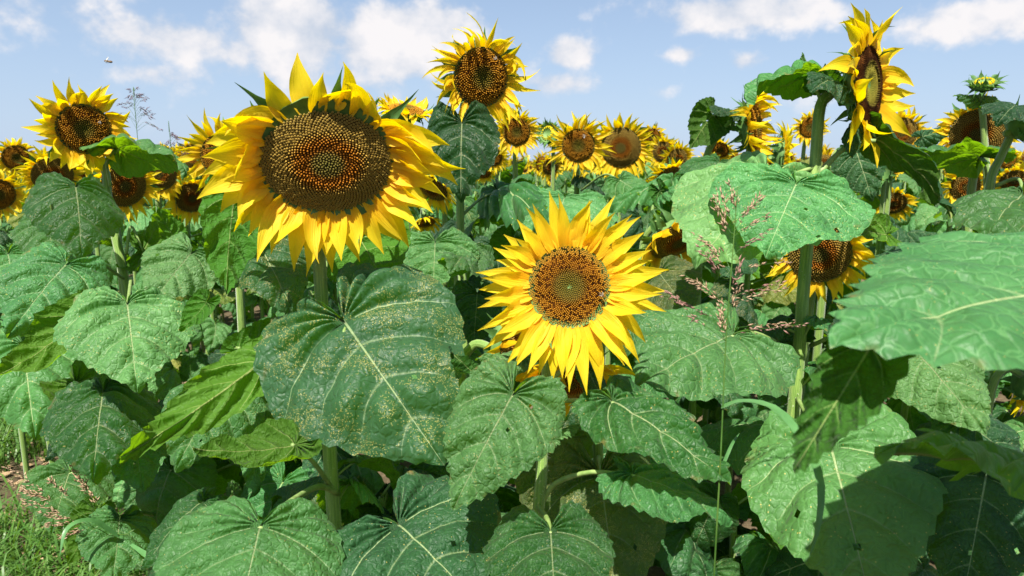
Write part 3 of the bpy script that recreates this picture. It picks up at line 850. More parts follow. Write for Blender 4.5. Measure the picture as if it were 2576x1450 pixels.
sf('b2', 'shaded sunflower hanging below and behind the even front right head', 1432, 958, 1.14, .052, (.0, -.8, .6), 38, nl=3, zl=(.2, .55), rs=.0105, path=[A(1500, 960, 1.28), A(1502, 1080, 1.28), A(1508, 1300, 1.28)],
   neck=.04, npet=22, plen=1.6, messy=.85, droop=.9, pmat='petal_old', kind='florets_old', bracts=22)
sf('l1', 'sunflower partly covered on its right by the largest head', 566, 395, 1.75, .058, (-.2, -.1, 1), 39, nl=6, zl=(.3, .95), rs=.011, npet=22, plen=1.2, messy=.8, droop=.4, pw=.9)
sf('l2', 'small dark-centred sunflower on the skyline left of the largest head', 487, 395, 3.1, .052, (-.2, -.1, 1), 40, nl=7, rs=.010, npet=22, plen=.9, messy=.85, kind='florets_old')
sf('l3', 'sunflower behind the arching leaf at the left with a ringed disc', 398, 438, 2.55, .062, (.1, -.15, 1), 41, nl=7, rs=.011, npet=26, plen=.85, messy=.85, droop=.35, kind='florets_old', pw=.8)
sf('l4', 'sunflower with dark disc right of the left stem, petals swept right', 312, 468, 2.1, .064, (.4, -.2, 1), 42, nl=6, zl=(.3, .95), rs=.011, npet=26, plen=.95, messy=.85, droop=.5, kind='florets_old', pw=.75)
sf('l5', 'sunflower left below the tall left head, tilted dark disc', 133, 442, 2.2, .058, (.25, -.35, 1), 43, nl=7, rs=.011, npet=28, plen=.95, messy=.85, droop=.3, kind='florets_old', pw=.7)
sf('l6', 'sunflower near the left edge with a greenish disc centre', 42, 398, 2.9, .052, (.2, -.1, 1), 44, nl=7, rs=.010, npet=24, plen=.9, messy=.85, droop=.3, pw=.8)
sf('l7', 'sunflower cut by the left edge, low among dark leaves', -5, 490, 2.7, .06, (.25, -.2, 1), 45, nl=7, rs=.010, npet=24, plen=1.0, messy=.85, droop=.3)
sf('bk', 'sunflower standing behind the top right petals of the largest head', 1022, 276, 2.1, .058, (.1, .92, .2), 46, nl=6, zl=(.3, .95), rs=.010, npet=22, plen=1.0, messy=.85, droop=.1)
sf('hang1', 'sunflower with limp hanging petals right of the largest head, under the dusty leaf', 1090, 475, 2.5, .055, (-.5, -.7, .7), 47, nl=6, rs=.010, npet=20, plen=1.1, messy=.4, droop=1.0, kind='florets_old', hi=1)
sf('hang2', 'small nodding sunflower low between the largest head and the puckered pale leaf', 1072, 560, 2.6, .036, (.2, -.9, .5), 48, nl=5, zl=(.3, .9), rs=.009, npet=16, plen=1.3, messy=.4, droop=1.0, hi=1)
sf('l8', 'sunflower low behind grey leaf, left of the largest head', 482, 498, 2.7, .06, (.3, -.4, 1), 49, nl=6, rs=.010, npet=22, plen=1.0, messy=.85, kind='florets_old', hi=1)
far_heads = [(1240, 395, 3.6, 'yellow head peeking right of the dusty hanging leaf'), (1385, 420, 4.1, 'small head low behind the stem under the bee sunflower'), (1640, 345, 4.2, 'pale petals rising behind the dark-disc sunflower'),
    (1812, 378, 4.0, 'tiny far head right of the leaning stem'), (1925, 398, 3.8, 'small yellow head below the side-on sunflower'), (2248, 512, 2.9, 'limp small head low right of the tall sideways plant'),
    (2428, 470, 2.5, 'ragged drooping head beneath the large right edge sunflower'), (2550, 455, 2.9, 'head at the right edge low behind leaves'), (1215, 432, 4.2, 'tiny head deep left of the small middle sunflower'),
    (1590, 400, 4.4, 'far head hidden right behind the large dark disc'), (1780, 420, 3.9, 'far head just above the rounded wavy leaf'), (740, 300, 3.4, 'far sunflower all but hidden by the largest head'), (330, 400, 3.4, 'far yellow head between left stem and arching leaf'), (225, 452, 3.0, 'head low behind the tall left sunflower stem'), (2600, 955, 1.5, 'yellow hanging petals low at the right edge')]
rg0 = random.Random(3)
for i, (x, y, d, lab) in enumerate(far_heads):
    sf('f%d' % i, lab, x, y, d, .05, (rg0.uniform(-.5, .5), rg0.uniform(-.7, 0), 1 if i < 14 else -.2), 60+i, nl=6 if d > 2 else 2, zl=(.3, None), rs=.010, npet=20, plen=1.0, messy=.7, droop=.5, hi=1, kind=rg0.choice(['florets_old', 'florets_young']), bracts=14)

# ---- unopened buds
def bud(key, label, px, py, d, R, n, seed, path=None, yellow=True, nl=4, top=None):
    C = A(px, py, d); rg = random.Random(seed); n = vdir(px, py, n)
    n_, u, r = head_frame(n)
    s = path or [C-n*.05-Vector((0, 0, .05))]
    base = Vector((s[-1].x, s[-1].y, 0))
    pts = [C-n*R*.5, C-n*R*1.0]+s+[s[-1].lerp(base, .5), base-Vector((0, 0, .03))]
    pl = empty('sunflower_bud_plant', base, label, 'sunflower bud', 'sunflower plants with unopened buds')
    put('stem', tube(pts, .006, .011, 'stem', 24, 8, .05, seed), pl)
    hd = put('flower_bud', receptacle(C, n_, u, r, R, .8), pl, C)
    if yellow:
        for k in range(14):
            th = TAU*k/14; rad = r*math.cos(th)+u*math.sin(th); p0 = C+rad*R*.8
            put('petal', ribbon(p0, rad*.02+n_, -rad, R*.45, R*.3, 'petal', 0, .8, 0, 0, 5, .3, 'petal', k, 1), hd, p0)
    for k in range(40):
        th = TAU*k*.381966; lay = k/40
        rad = r*math.cos(th)+u*math.sin(th); p0 = C+rad*R*(1.05-.35*lay)-n_*R*(.0+.7*lay)
        put('bract', ribbon(p0, rad*(.5+.4*lay)+n_*(.8-.6*lay), -rad+n_*.3, R*rg.uniform(.8, 1.15), R*.34, 'bract', 0, rg.uniform(-.9, .5), rg.gauss(0, .2), rg.gauss(0, .3), 5, .35, 'bract', k, 1), hd, p0)
    KEEP.append((px, py, R*1.6/d*FOC, d))
    PENDING.append((pl, pts, .3, top or C.z-.1, nl, rg)); P_[key] = (pl, pts, rg)
    return pl
bud('bud1', 'small spiky green bud on a thin stem rising highest near the right edge', 2476, 207, 1.9, .031, (.1, .92, .35), 81, [A(2466, 250, 1.93), A(2475, 330, 1.95), A(2480, 600, 1.98)], nl=4, top=1.0)
bud('bud2', 'green bud just left of the bee sunflower on the skyline', 1378, 335, 3.0, .04, (-.5, .3, .8), 82, nl=5)
bud('bud3', 'closed green bud low under the tall sideways head', 2215, 432, 2.6, .035, (-.3, .2, .9), 83, nl=5, yellow=False)
bud('bud4', 'green bud wrapped in dark leaves on thick pale stem at the right edge', 2572, 310, 1.45, .035, (.8, .5, -.3), 84, [A(2540, 345, 1.47), A(2515, 400, 1.49), A(2490, 470, 1.5), A(2480, 700, 1.5)], yellow=False, nl=3, top=.8)

# ================================================================= placed leaves
def HL(key, *a, **k): return hero_leaf(P_[key][0], *a, **k)
# plant of the largest head
HL('big', (868, 812, 1.1), (1118, 1172, .98), 1.16, (-.12, .25, 1), [(838, 900, 1.16), (860, 850, 1.08)], curve=.35, cup=.2, wave=.035, mat='leaf_dusty', seed=1, amp=.036, lobe=1.35, label='huge dark leaf thick with pollen specks')
HL('big', (655, 1325, .83), (575, 1680, .72), 1.4, (.0, .62, .8), [(850, 1240, 1.15), (800, 1225, 1.08), (720, 1270, .93)], curve=.35, cup=.05, fold=-.3, wave=.02, mat='leaf', seed=2, lobe=1.2, amp=.026, r=.0045)
HL('big', (1003, 1322, .9), (1230, 1560, .8), 1.5, (.0, .5, .85), [(860, 1330, 1.14), (930, 1350, 1.0)], curve=.4, cup=.1, mat='leaf_dark', seed=3, lobe=1.3)
HL('big', (742, 1118, 1.0), (485, 1125, .95), .62, (.05, -.75, -.65), [(842, 1240, 1.15), (790, 1165, 1.05)], curve=.5, cup=.15, wave=.05, mat='leaf', seed=4, label='ragged leaf showing its bright underside')
HL('big', (590, 500, 1.16), (570, 742, 1.1), .62, (-.25, -.1, -1), [(798, 640, 1.18), (700, 520, 1.22)], curve=.4, mat='leaf', seed=5, lobe=1.4, cup=.1)
HL('big', (640, 600, 1.2), (738, 792, 1.12), .95, (.1, .35, 1), [(660, 720, 1.3), (600, 610, 1.26)], curve=.5, mat='leaf_dusty', seed=6, lobe=1.2)
HL('big', (905, 600, 1.28), (985, 740, 1.2), 1.2, (.3, -.5, -1), [(812, 700, 1.2), (840, 610, 1.28)], curve=.5, mat='leaf', seed=7, lobe=1.2)
HL('big', (655, 912, 1.12), (305, 1148, .93), .36, (-.35, -.5, -.8), [(700, 925, 1.3), (680, 912, 1.2)], curve=.7, fold=.35, cup=.05, wave=.045, mat='leaf', seed=8, label='long narrow leaf showing its glowing underside', teeth=16)
HL('big', (600, 880, 1.2), (692, 790, 1.18), .55, (.3, -.5, -1), [(560, 930, 1.25), (580, 880, 1.22)], curve=.9, mat='leaf', seed=9)
HL('big', (1275, 985, 1.05), (1128, 872, 1.02), .5, (-.4, -.7, -.55), [(1300, 1010, 1.05), (1290, 990, 1.05)], curve=.5, mat='leaf_dark', seed=10, fold=.3)
# leaves left of it
HL('left', (190, 472, 1.7), (205, 655, 1.6), .95, (.1, .35, 1), [(285, 560, 1.87), (250, 490, 1.8)], curve=.6, fold=-.25, seed=11, lobe=1.3)
HL('left', (298, 375, 1.8), (460, 455, 1.7), .62, (.15, .85, -.42), [(278, 470, 1.87), (270, 410, 1.86)], curve=1.3, cup=.25, seed=12, label='arching leaf lit from behind')
HL('left', (165, 668, 1.55), (18, 852, 1.4), .95, (.0, .55, .9), [(310, 700, 1.86), (240, 660, 1.7)], curve=.4, seed=13, mat='leaf_pale')
HL('left', (358, 632, 1.9), (460, 602, 1.8), .8, (.3, -.5, -.8), [(318, 640, 1.87), (330, 570, 1.9)], curve=.4, seed=14)
HL('left', (200, 800, 1.45), (-20, 950, 1.35), .6, (.0, -.7, -.8), [(330, 830, 1.85), (260, 790, 1.6)], curve=.7, seed=15, label='low leaf showing yellow green underside')
HL('left', (320, 768, 1.35), (345, 990, 1.22), 1.12, (.0, .5, 1), [(330, 700, 1.8), (325, 740, 1.5)], curve=.55, mat='leaf_pale', seed=16, lobe=1.2, amp=.036)
HL('left', (480, 640, 1.5), (375, 775, 1.4), 1.0, (.1, .6, .9), curve=.5, seed=17, mat='leaf_pale')
HL('l4', (260, 990, 1.35), (235, 1215, 1.2), .95, (-.1, .35, 1), [(380, 1010, 1.5), (310, 960, 1.4)], curve=.5, seed=18, amp=.04, fold=-.15, lobe=1.25)
HL('l4', (560, 985, 1.22), (440, 1190, 1.1), 1.0, (-.1, .5, 1), [(640, 1010, 1.3), (600, 975, 1.25)], curve=.6, seed=19, amp=.036, mat='leaf_pale')
HL('l4', (190, 965, 1.6), (300, 985, 1.5), .7, (.0, -.5, -.8), curve=.8, seed=20)
HL('l5', (60, 870, 1.8), (90, 1110, 1.65), .8, (-.1, .4, 1), curve=.5, seed=21, amp=.03)
HL('l5', (175, 1190, 1.5), (130, 1345, 1.4), 1.2, (-.1, .4, 1), [(340, 1170, 1.6), (260, 1160, 1.55)], curve=.5, seed=22, amp=.04)
HL('l5', (330, 1085, 1.4), (360, 1240, 1.3), .9, (.1, .4, 1), [(380, 1160, 1.5), (350, 1090, 1.45)], curve=.5, seed=23)
HL('l5', (300, 1310, 1.35), (280, 1480, 1.25), 1.0, (.2, .5, 1), [(400, 1300, 1.5), (350, 1290, 1.4)], curve=.5, seed=24)
HL('l5', (240, 1290, 1.42), (170, 1420, 1.36), .8, (.1, -.4, -1), curve=.5, seed=25)
HL('l5', (20, 640, 2.1), (45, 790, 2.0), 1.0, (.0, .5, 1), curve=.5, seed=26, mat='leaf_pale')
HL('l5', (120, 560, 2.0), (140, 680, 1.9), 1.0, (.0, .4, 1), curve=.5, seed=27)
# plant of the even front head
HL('right', (1290, 995, .86), (1140, 1285, .8), .9, (-.08, .42, 1), [(1366, 1025, 1.0), (1345, 985, .95), (1310, 985, .89)], curve=.35, cup=.1, seed=31, mat='leaf_pale', label='serrated leaf dusted with pollen hanging left of the stem', lobe=1.1, tooth=.026)
HL('right', (1540, 1012, .92), (1838, 1222, .8), .66, (.1, .75, .75), [(1375, 1040, 1.0), (1400, 1012, .98), (1460, 1008, .95)], curve=.3, cup=.08, seed=32, lobe=.8, tooth=.03)
HL('right', (1592, 1196, .9), (1845, 1315, .82), .7, (.1, .8, .7), [(1362, 1265, .985), (1400, 1215, .97), (1490, 1188, .93)], curve=.35, cup=.1, fold=-.15, seed=33, tooth=.03)
HL('right', (1385, 1338, .82), (1400, 1600, .72), 1.25, (.0, .6, .9), [(1352, 1275, .98), (1362, 1285, .93), (1378, 1310, .86)], curve=.45, seed=34, lobe=1.3, tooth=.028)
HL('right', (1480, 935, 1.0), (1524, 1038, .97), .6, (.2, .5, 1), [(1380, 960, 1.0), (1430, 925, 1.01)], curve=.5, seed=35, mat='leaf_dark')
HL('right', (1380, 1098, 1.02), (1472, 1072, 1.0), .45, (.0, .7, .7), curve=.2, seed=36, mat='leaf_pale', tooth=.04)
HL('right', (1310, 905, 1.05), (1195, 905, 1.02), .6, (.0, .7, .7), curve=.2, seed=37, mat='leaf_pale')
HL('b2', (1510, 1200, 1.1), (1560, 1560, .98), 1.0, (-.05, .5, 1), [(1506, 1150, 1.27), (1506, 1165, 1.18)], curve=.35, seed=38, mat='leaf_gold', lobe=1.3, label='broad leaf buried in golden pollen')
HL('b2', (1400, 1110, 1.2), (1330, 1330, 1.15), .9, (-.1, .4, 1), curve=.4, seed=39, mat='leaf_gold')
# right half
HL('tall', (1842, 846, 1.18), (1598, 980, 1.05), 1.1, (-.05, .6, .9), [(2010, 960, 1.3), (1975, 880, 1.27), (1900, 838, 1.22)], curve=.3, seed=41, lobe=1.2, cup=.15, mat='leaf_pale', label='broad smooth leaf with yellow flecks beside the grass stalk')
HL('tall', (1925, 455, 1.32), (1752, 676, 1.2), 1.15, (-.15, .5, 1), [(2052, 420, 1.34), (1990, 440, 1.33)], curve=.3, seed=42, mat='leaf_pale', lobe=1.3)
HL('tall', (2002, 466, 1.22), (1925, 650, 1.12), 1.45, (.05, .45, 1), [(2044, 500, 1.34), (2025, 462, 1.28)], curve=.3, seed=43, mat='leaf_pale', lobe=1.0, cup=.2, label='widest pale leaf across the thick stem', tooth=.014)
HL('tall', (2032, 190, 1.36), (1880, 262, 1.3), .6, (-.25, .85, -.4), [(2070, 262, 1.36), (2052, 225, 1.36)], curve=1.4, seed=44, label='arching leaf against the sky')
HL('tall', (2022, 186, 1.38), (2018, 132, 1.36), .5, (.4, .2, 1), curve=.3, seed=45, mat='leaf_pale', keep=0)
HL('tall', (2100, 225, 1.33), (2040, 232, 1.24), 1.0, (-.1, .3, 1), curve=1.2, seed=46, mat='leaf_dark', cup=.4, keep=0)
HL('tall', (2095, 215, 1.33), (2076, 160, 1.28), .75, (-.3, .1, 1), curve=.4, seed=47, mat='leaf_dark', keep=0)
HL('tall', (2150, 320, 1.33), (2145, 400, 1.3), .6, (-.3, .1, 1), curve=.6, seed=48, mat='leaf_dark', keep=0)
HL('tall', (2200, 352, 1.33), (2392, 552, 1.2), .42, (.5, .45, -.6), [(2058, 440, 1.34), (2110, 385, 1.35), (2160, 355, 1.34)], curve=.55, fold=.3, mat='leaf_dark', seed=49, cup=.1, label='long dark twisted leaf seen from below', r=.005)
HL('tall', (2090, 1128, .96), (2200, 1560, .76), 1.0, (-.05, .62, .85), [(2005, 1000, 1.3), (2030, 1045, 1.15), (2065, 1095, 1.02)], curve=.3, seed=50, lobe=1.2, label='big leaf with white veins crossed by a grass blade shadow', cup=.12)
HL('tall', (2290, 870, 1.0), (2482, 1100, .9), .92, (.05, .6, .9), [(2040, 870, 1.31), (2150, 830, 1.15)], curve=.3, mat='leaf_pale', seed=51, lobe=1.1, tooth=.014)
HL('tall', (2200, 840, 1.25), (2080, 840, 1.2), .95, (-.1, .3, 1), curve=.5, seed=52, mat='leaf_dark')
HL('nod2', (2155, 385, 1.9), (2195, 508, 1.85), .9, (.0, .35, 1), [(2098, 420, 2.04), (2130, 380, 1.98)], curve=.5, seed=53, mat='leaf_dark', amp=.035)
HL('side', (1792, 288, 2.0), (1738, 372, 1.95), .9, (-.2, -.1, -1), [(1800, 345, 2.01), (1802, 300, 2.01)], curve=.4, seed=54, mat='leaf_dark')
HL('side', (1830, 282, 1.98), (1795, 292, 1.9), .9, (-.1, .5, 1), curve=.8, seed=55, mat='leaf_dark', keep=0)
HL('side', (1810, 410, 1.85), (1755, 495, 1.75), 1.1, (-.1, .5, 1), curve=.5, seed=56)
HL('side', (1860, 415, 1.8), (1905, 470, 1.7), .9, (.1, .6, 1), curve=.5, seed=57)
HL('r3', (2462, 395, 1.8), (2288, 392, 1.72), .62, (-.1, .8, -.5), [(2482, 460, 1.98), (2478, 420, 1.9)], curve=.5, seed=58, cup=.2, label='dark leaf arching out in front of the disc')
HL('r3', (2320, 345, 2.1), (2400, 330, 2.1), .6, (-.2, .4, 1), curve=.5, seed=59, mat='leaf_dark', keep=0)
HL('bud4', (2575, 498, 1.35), (2480, 610, 1.2), 1.1, (-.15, .5, 1), [(2500, 470, 1.5), (2560, 450, 1.45)], curve=.5, seed=60, lobe=1.2, amp=.04)
HL('bud4', (2560, 270, 1.42), (2505, 320, 1.36), 1.0, (-.1, .2, 1), curve=1.0, seed=61, mat='leaf_dark', keep=0, cup=.4)
HL('bud1', (2462, 250, 1.93), (2400, 240, 1.9), .45, (.0, .5, 1), curve=-.5, seed=62, keep=0)
HL('bud1', (2470, 248, 1.93), (2520, 262, 1.88), .6, (.1, .6, 1), curve=.4, seed=63, mat='leaf_pale', keep=0)
# middle
HL('topc', (1162, 312, 1.66), (1160, 512, 1.56), .84, (-.08, .2, 1), [(1160, 420, 1.78), (1165, 330, 1.74)], curve=.35, seed=71, mat='leaf_dark', lobe=1.2, amp=.04, label='dusty heart shaped leaf hanging under the head')
HL('topc', (1095, 612, 1.45), (1090, 735, 1.38), 1.5, (-.1, .35, 1), [(1165, 700, 1.77), (1120, 640, 1.6)], curve=.3, seed=72, mat='leaf_pale', lobe=1.3, amp=.04)
HL('topc', (1250, 482, 1.9), (1385, 575, 1.5), .35, (-.2, .7, .6), [(1165, 540, 1.78), (1210, 500, 1.85)], curve=.5, seed=73)
HL('topc', (1205, 560, 2.0), (1280, 545, 1.8), .9, (.0, .8, .7), curve=.4, seed=74, mat='leaf_pale')
HL('topc', (1185, 620, 1.5), (1130, 690, 1.35), .8, (.2, .7, .6), curve=.2, seed=75, mat='leaf_pale')
HL('topc', (1200, 740, 1.55), (1190, 880, 1.5), 1.0, (.1, .2, 1), curve=.5, seed=76, mat='leaf_dark')
HL('m2', (1560, 455, 2.2), (1640, 520, 2.1), .8, (.0, .7, .7), [(1462, 480, 2.5), (1520, 440, 2.3)], curve=.4, seed=77)
HL('m2', (1690, 455, 1.9), (1505, 545, 1.75), .35, (-.2, .65, .7), curve=.3, seed=78)
HL('m2', (1420, 500, 2.2), (1385, 620, 2.0), 1.4, (.0, .7, .7), curve=.4, seed=79, mat='leaf_pale')
HL('hood', (1660, 480, 1.7), (1700, 560, 1.65), .5, (.2, .2, -1), curve=.5, seed=80, mat='leaf_dark')
HL('hood', (1668, 490, 1.7), (1745, 465, 1.6), .6, (.0, .7, .7), curve=.4, seed=81)
HL('hood', (1660, 690, 1.6), (1740, 800, 1.5), 1.2, (-.1, .5, 1), curve=.3, seed=82, mat='leaf_gold')

# a very close leaf reaching in from a plant outside the right edge
nb = empty('sunflower', (1.02, .62, 0), 'very close sunflower plant beyond the right edge, pale leaf reaching into view', 'sunflower', 'leafy sunflower plants at the right edge')
nbp = [Vector((1.0, .6, 1.5)), Vector((1.0, .6, 1.1)), Vector((1.02, .62, .5)), Vector((1.02, .62, -.03))]
put('stem', tube(nbp, .009, .013, 'stem', 20, 10, .05, 3), nb)
P_['nb'] = (nb, nbp, random.Random(4)); BASES.append((1.02, .62))
HL('nb', (2880, 690, .56), (2088, 878, .46), .86, (.02, .74, .62), [(3150, 900, .75), (3000, 740, .62)], curve=.14, cup=.05, wave=.008, seed=88, mat='leaf_near', label='large pale leaf across the right edge', amp=.016, tooth=.034, teeth=20, lobe=1.1)
HL('nb', (2190, 872, .5), (1996, 1185, .45), .42, (-.15, -.3, -1), curve=.6, seed=92, fold=.1, tooth=.03, keep=.2, mat='leaf_dark')
HL('nb', (2750, 1235, .68), (2198, 1150, .58), .42, (.1, .95, .12), curve=.2, fold=.3, seed=93, tooth=.04, keep=.2, cup=.2)
HL('nb', (2420, 1060, .95), (2600, 1200, .9), .9, (.1, .6, .8), curve=.4, seed=94, mat='leaf_dark')
HL('nb', (2480, 1200, .85), (2420, 1520, .8), 1.1, (.1, .5, .9), curve=.4, seed=95, mat='leaf_dark')
HL('left', (440, 600, 1.75), (395, 520, 1.7), .7, (-.3, -.3, -1), curve=.5, seed=101)
HL('big', (520, 760, 1.35), (450, 830, 1.3), .75, (.2, -.6, -.8), curve=.6, seed=102, keep=.2)
HL('topc', (1010, 600, 1.5), (940, 690, 1.45), .9, (.2, -.5, -.9), curve=.5, seed=103)
HL('topc', (1290, 600, 1.9), (1220, 660, 1.85), .8, (-.2, -.5, -.9), curve=.6, seed=104)
HL('tall', (2230, 590, 1.6), (2140, 560, 1.55), .7, (.1, -.5, -.9), curve=.5, seed=105)
HL('tall', (2330, 700, 1.7), (2420, 640, 1.7), .6, (.1, -.6, -.8), curve=.6, seed=106)
for (x_, y_, r_, d_) in [(822, 1120, 45, 1.17), (832, 1180, 55, 1.17), (842, 1250, 50, 1.17), (1366, 1120, 38, .99), (1358, 1200, 42, .98), (1352, 1290, 38, .98), (1503, 1090, 38, 1.27), (2015, 760, 42, 1.32), (2010, 840, 42, 1.31), (2005, 920, 42, 1.3),
        (2000, 1010, 40, 1.3), (2048, 330, 40, 1.35), (300, 640, 30, 1.88), (320, 720, 30, 1.88), (780, 1170, 45, 1.05), (1480, 1195, 60, 1.0), (1790, 1250, 40, .85), (60, 1300, 90, 1.6), (60, 1180, 60, 1.8), (1160, 560, 35, 1.78), (1275, 470, 25, 2.9), (1460, 500, 25, 2.5), (1820, 350, 60, 2.1)]:
    KEEP.append((x_, y_, r_, d_))
# ---- random leaves on the stems of the placed plants
add_leaves(P_['big'][0], P_['big'][1], .2, 1.0, 12, random.Random(1), .13, .2)
add_leaves(P_['right'][0], P_['right'][1], .15, .75, 10, random.Random(2), .13, .2)
add_leaves(P_['tall'][0], P_['tall'][1], .2, 1.15, 15, random.Random(3), .13, .21)
add_leaves(nb, nbp, .15, 1.0, 6, random.Random(5), .2, .26)
for (pl, pts, z0, z1, n_, rg) in PENDING:
    add_leaves(pl, pts, z0, max(z1, z0+.2), int(n_*1.35), rg, .12, .21)

# ---- leafy plants filling the rows
def edge_x(y): return -.88-(y-1.7)*.92
rf = random.Random(77)
fill_group = 'leafy sunflower plants filling the rows'
def filler(x, y, top, nl, lab):
    pl = empty('sunflower', (x, y, 0), lab, 'sunflower', fill_group)
    lean = rf.uniform(-.08, .08)
    pts = [Vector((x+lean, y+rf.uniform(-.05, .05), top)), Vector((x+lean*.5, y, top*.6)), Vector((x, y, -.03))]
    put('stem', tube(pts, .006, .012, 'stem', 10, 8, .05, 3), pl)
    add_leaves(pl, pts, .12, top, int(nl*1.5), rf, .14, .22)
    BASES.append((x, y))
FL = ['leafy sunflower plant without a visible flower, among the dense rows behind', 'low leafy sunflower plant in the deep shade at the foot of the front sunflowers', 'short leafy plant at the left field edge beside bare soil and grass']
for (fx, fy) in [(-.5, 1.5), (-.12, 1.36), (.22, 1.3), (.45, 1.22), (.72, 1.28), (.98, 1.15), (-.55, 1.12), (.12, 1.12), (-.3, 1.2), (.62, 1.05), (1.25, 1.3)]:
    filler(fx, fy, .82, 12, FL[1])
y = 1.5
while y < 4.9:
    x = max(edge_x(y), -.82*y-1.0)
    while x < .82*y+.9:
        xx, yy = x+rf.uniform(-.1, .1), y+rf.uniform(-.12, .12)
        if all((xx-bx)**2+(yy-by)**2 > (.20 if yy < 3 else .16)**2 for bx, by in BASES):
            # lit leaves, lower where the ground shows
            top = 1.02+.08*min(yy, 4)+rf.uniform(-.1, .06)
            if xx-edge_x(yy) < .45: top -= .25
            filler(xx, yy, top, 10 if yy < 3.4 else 8, FL[2] if xx-edge_x(yy) < .45 else FL[0])
        x += .44 if y < 3 else .5
    y += .42 if y < 3 else .5

# ---- whole far plants, one mesh each
def far_plant(seed, hi):
    rg = random.Random(seed); ch = []
    H = 1.0; top = 1.47+rg.uniform(-.05, .05)
    C = Vector((0, -.06, top)); n = Vector((rg.uniform(-.5, .5), -1, rg.uniform(-.45, .1))).normalized()
    ch.append(tube([C-n*.03, (0, .03, top-.08), (0, 0, top-.3), (0, 0, 0)], .009, .012, 'stem', 6, 5))
    h = head_chunks(C, n, rg.uniform(.05, .065), rg, hi=1, npet=18 if hi else 14, plen=1.0, messy=.6, droop=.4, kind=rg.choice(['florets_old', 'florets_young']), bracts=10 if hi else 0)
    ch += [h['dish'], h['recept']] + [c for _, c in h['petal']] + [c for _, c in h['bract']]
    if hi: ch.append(h['florets'])
    a = rg.uniform(0, 6)
    for i in range(11):
        lc, ls, _ = make_variant(seed*31+i, False)
        z = .35+i*(top-.5)/11; s = rg.uniform(.16, .25)
        R = np.array(Matrix.Rotation(a, 3, 'Z')); a += 2.4
        for c in (lc, ls):
            c['v'] = (np.asarray([tuple(p) for p in c['v']])*s) @ R.T + np.array((0, 0, z))
            if c is lc: c['mat'] = rg.choice(['leaf', 'leaf', 'leaf_pale', 'leaf_dark'])
            ch.append(c)
    return mesh_from('sunflower', ch)
FP = [far_plant(s, True) for s in range(6)]
cnt = 0
y = 4.9
while y < 8.2:
    x = max(edge_x(y), -.82*y-.6)
    while x < .82*y+.6:
        xx, yy = x+rf.uniform(-.14, .14), y+rf.uniform(-.14, .14)
        o = bpy.data.objects.new('sunflower', rf.choice(FP)); link(o)
        o.location = (xx, yy, 0); o.rotation_euler = (0, 0, rf.uniform(-.5, .5)); s = rf.uniform(.93, 1.02); o.scale = (s,)*3
        if rf.random() < .25: o.rotation_euler.z += rf.uniform(-2, 2)
        o['label'] = 'distant sunflower standing in the packed far rows, small yellow head'; o['category'] = 'sunflower'; o['group'] = 'distant sunflowers of the far rows'
        cnt += 1; x += .56
    y += .52
# ---- the rest of the field as one mass
gm = bpy.data.meshes.new('far_points')
rr = random.Random(9); PV = []
yy = 8.3
while yy < 34:
    half = .9*yy+3; st = .55+.012*yy
    xx = -half
    while xx < half:
        PV.append((xx+rr.uniform(-.2, .2), yy+rr.uniform(-.2, .2), 0)); xx += st
    yy += st
gm.from_pydata(PV, [], [])
field = bpy.data.objects.new('sunflower_field', gm); link(field)
field['kind'] = 'stuff'; field['label'] = 'endless mass of sunflowers reaching to the horizon'; field['category'] = 'sunflower field'
src = bpy.data.collections.new('field_sources')
for s in (11, 12, 13, 14):
    so_ = bpy.data.objects.new('sunflower_source', far_plant(s, False)); src.objects.link(so_)
ng = bpy.data.node_groups.new('scatter', 'GeometryNodeTree')
ng.interface.new_socket('Geometry', in_out='INPUT', socket_type='NodeSocketGeometry')
ng.interface.new_socket('Geometry', in_out='OUTPUT', socket_type='NodeSocketGeometry')
gi, go = ng.nodes.new('NodeGroupInput'), ng.nodes.new('NodeGroupOutput')
ip = ng.nodes.new('GeometryNodeInstanceOnPoints'); ci = ng.nodes.new('GeometryNodeCollectionInfo')
ci.inputs['Collection'].default_value = src; ci.inputs['Separate Children'].default_value = True
ip.inputs['Pick Instance'].default_value = True
rv = ng.nodes.new('FunctionNodeRandomValue'); rv.data_type = 'FLOAT_VECTOR'
rv.inputs[0].default_value = (0, 0, -.7); rv.inputs[1].default_value = (0, 0, .7)
rs_ = ng.nodes.new('FunctionNodeRandomValue'); rs_.data_type = 'FLOAT'
rs_.inputs[2].default_value = .94; rs_.inputs[3].default_value = 1.03
ng.links.new(gi.outputs[0], ip.inputs['Points']); ng.links.new(ci.outputs[0], ip.inputs['Instance'])
ng.links.new(rv.outputs[0], ip.inputs['Rotation']); ng.links.new(rs_.outputs[1], ip.inputs['Scale'])
ng.links.new(ip.outputs[0], go.inputs[0])
md = field.modifiers.new('scatter', 'NODES'); md.node_group = ng

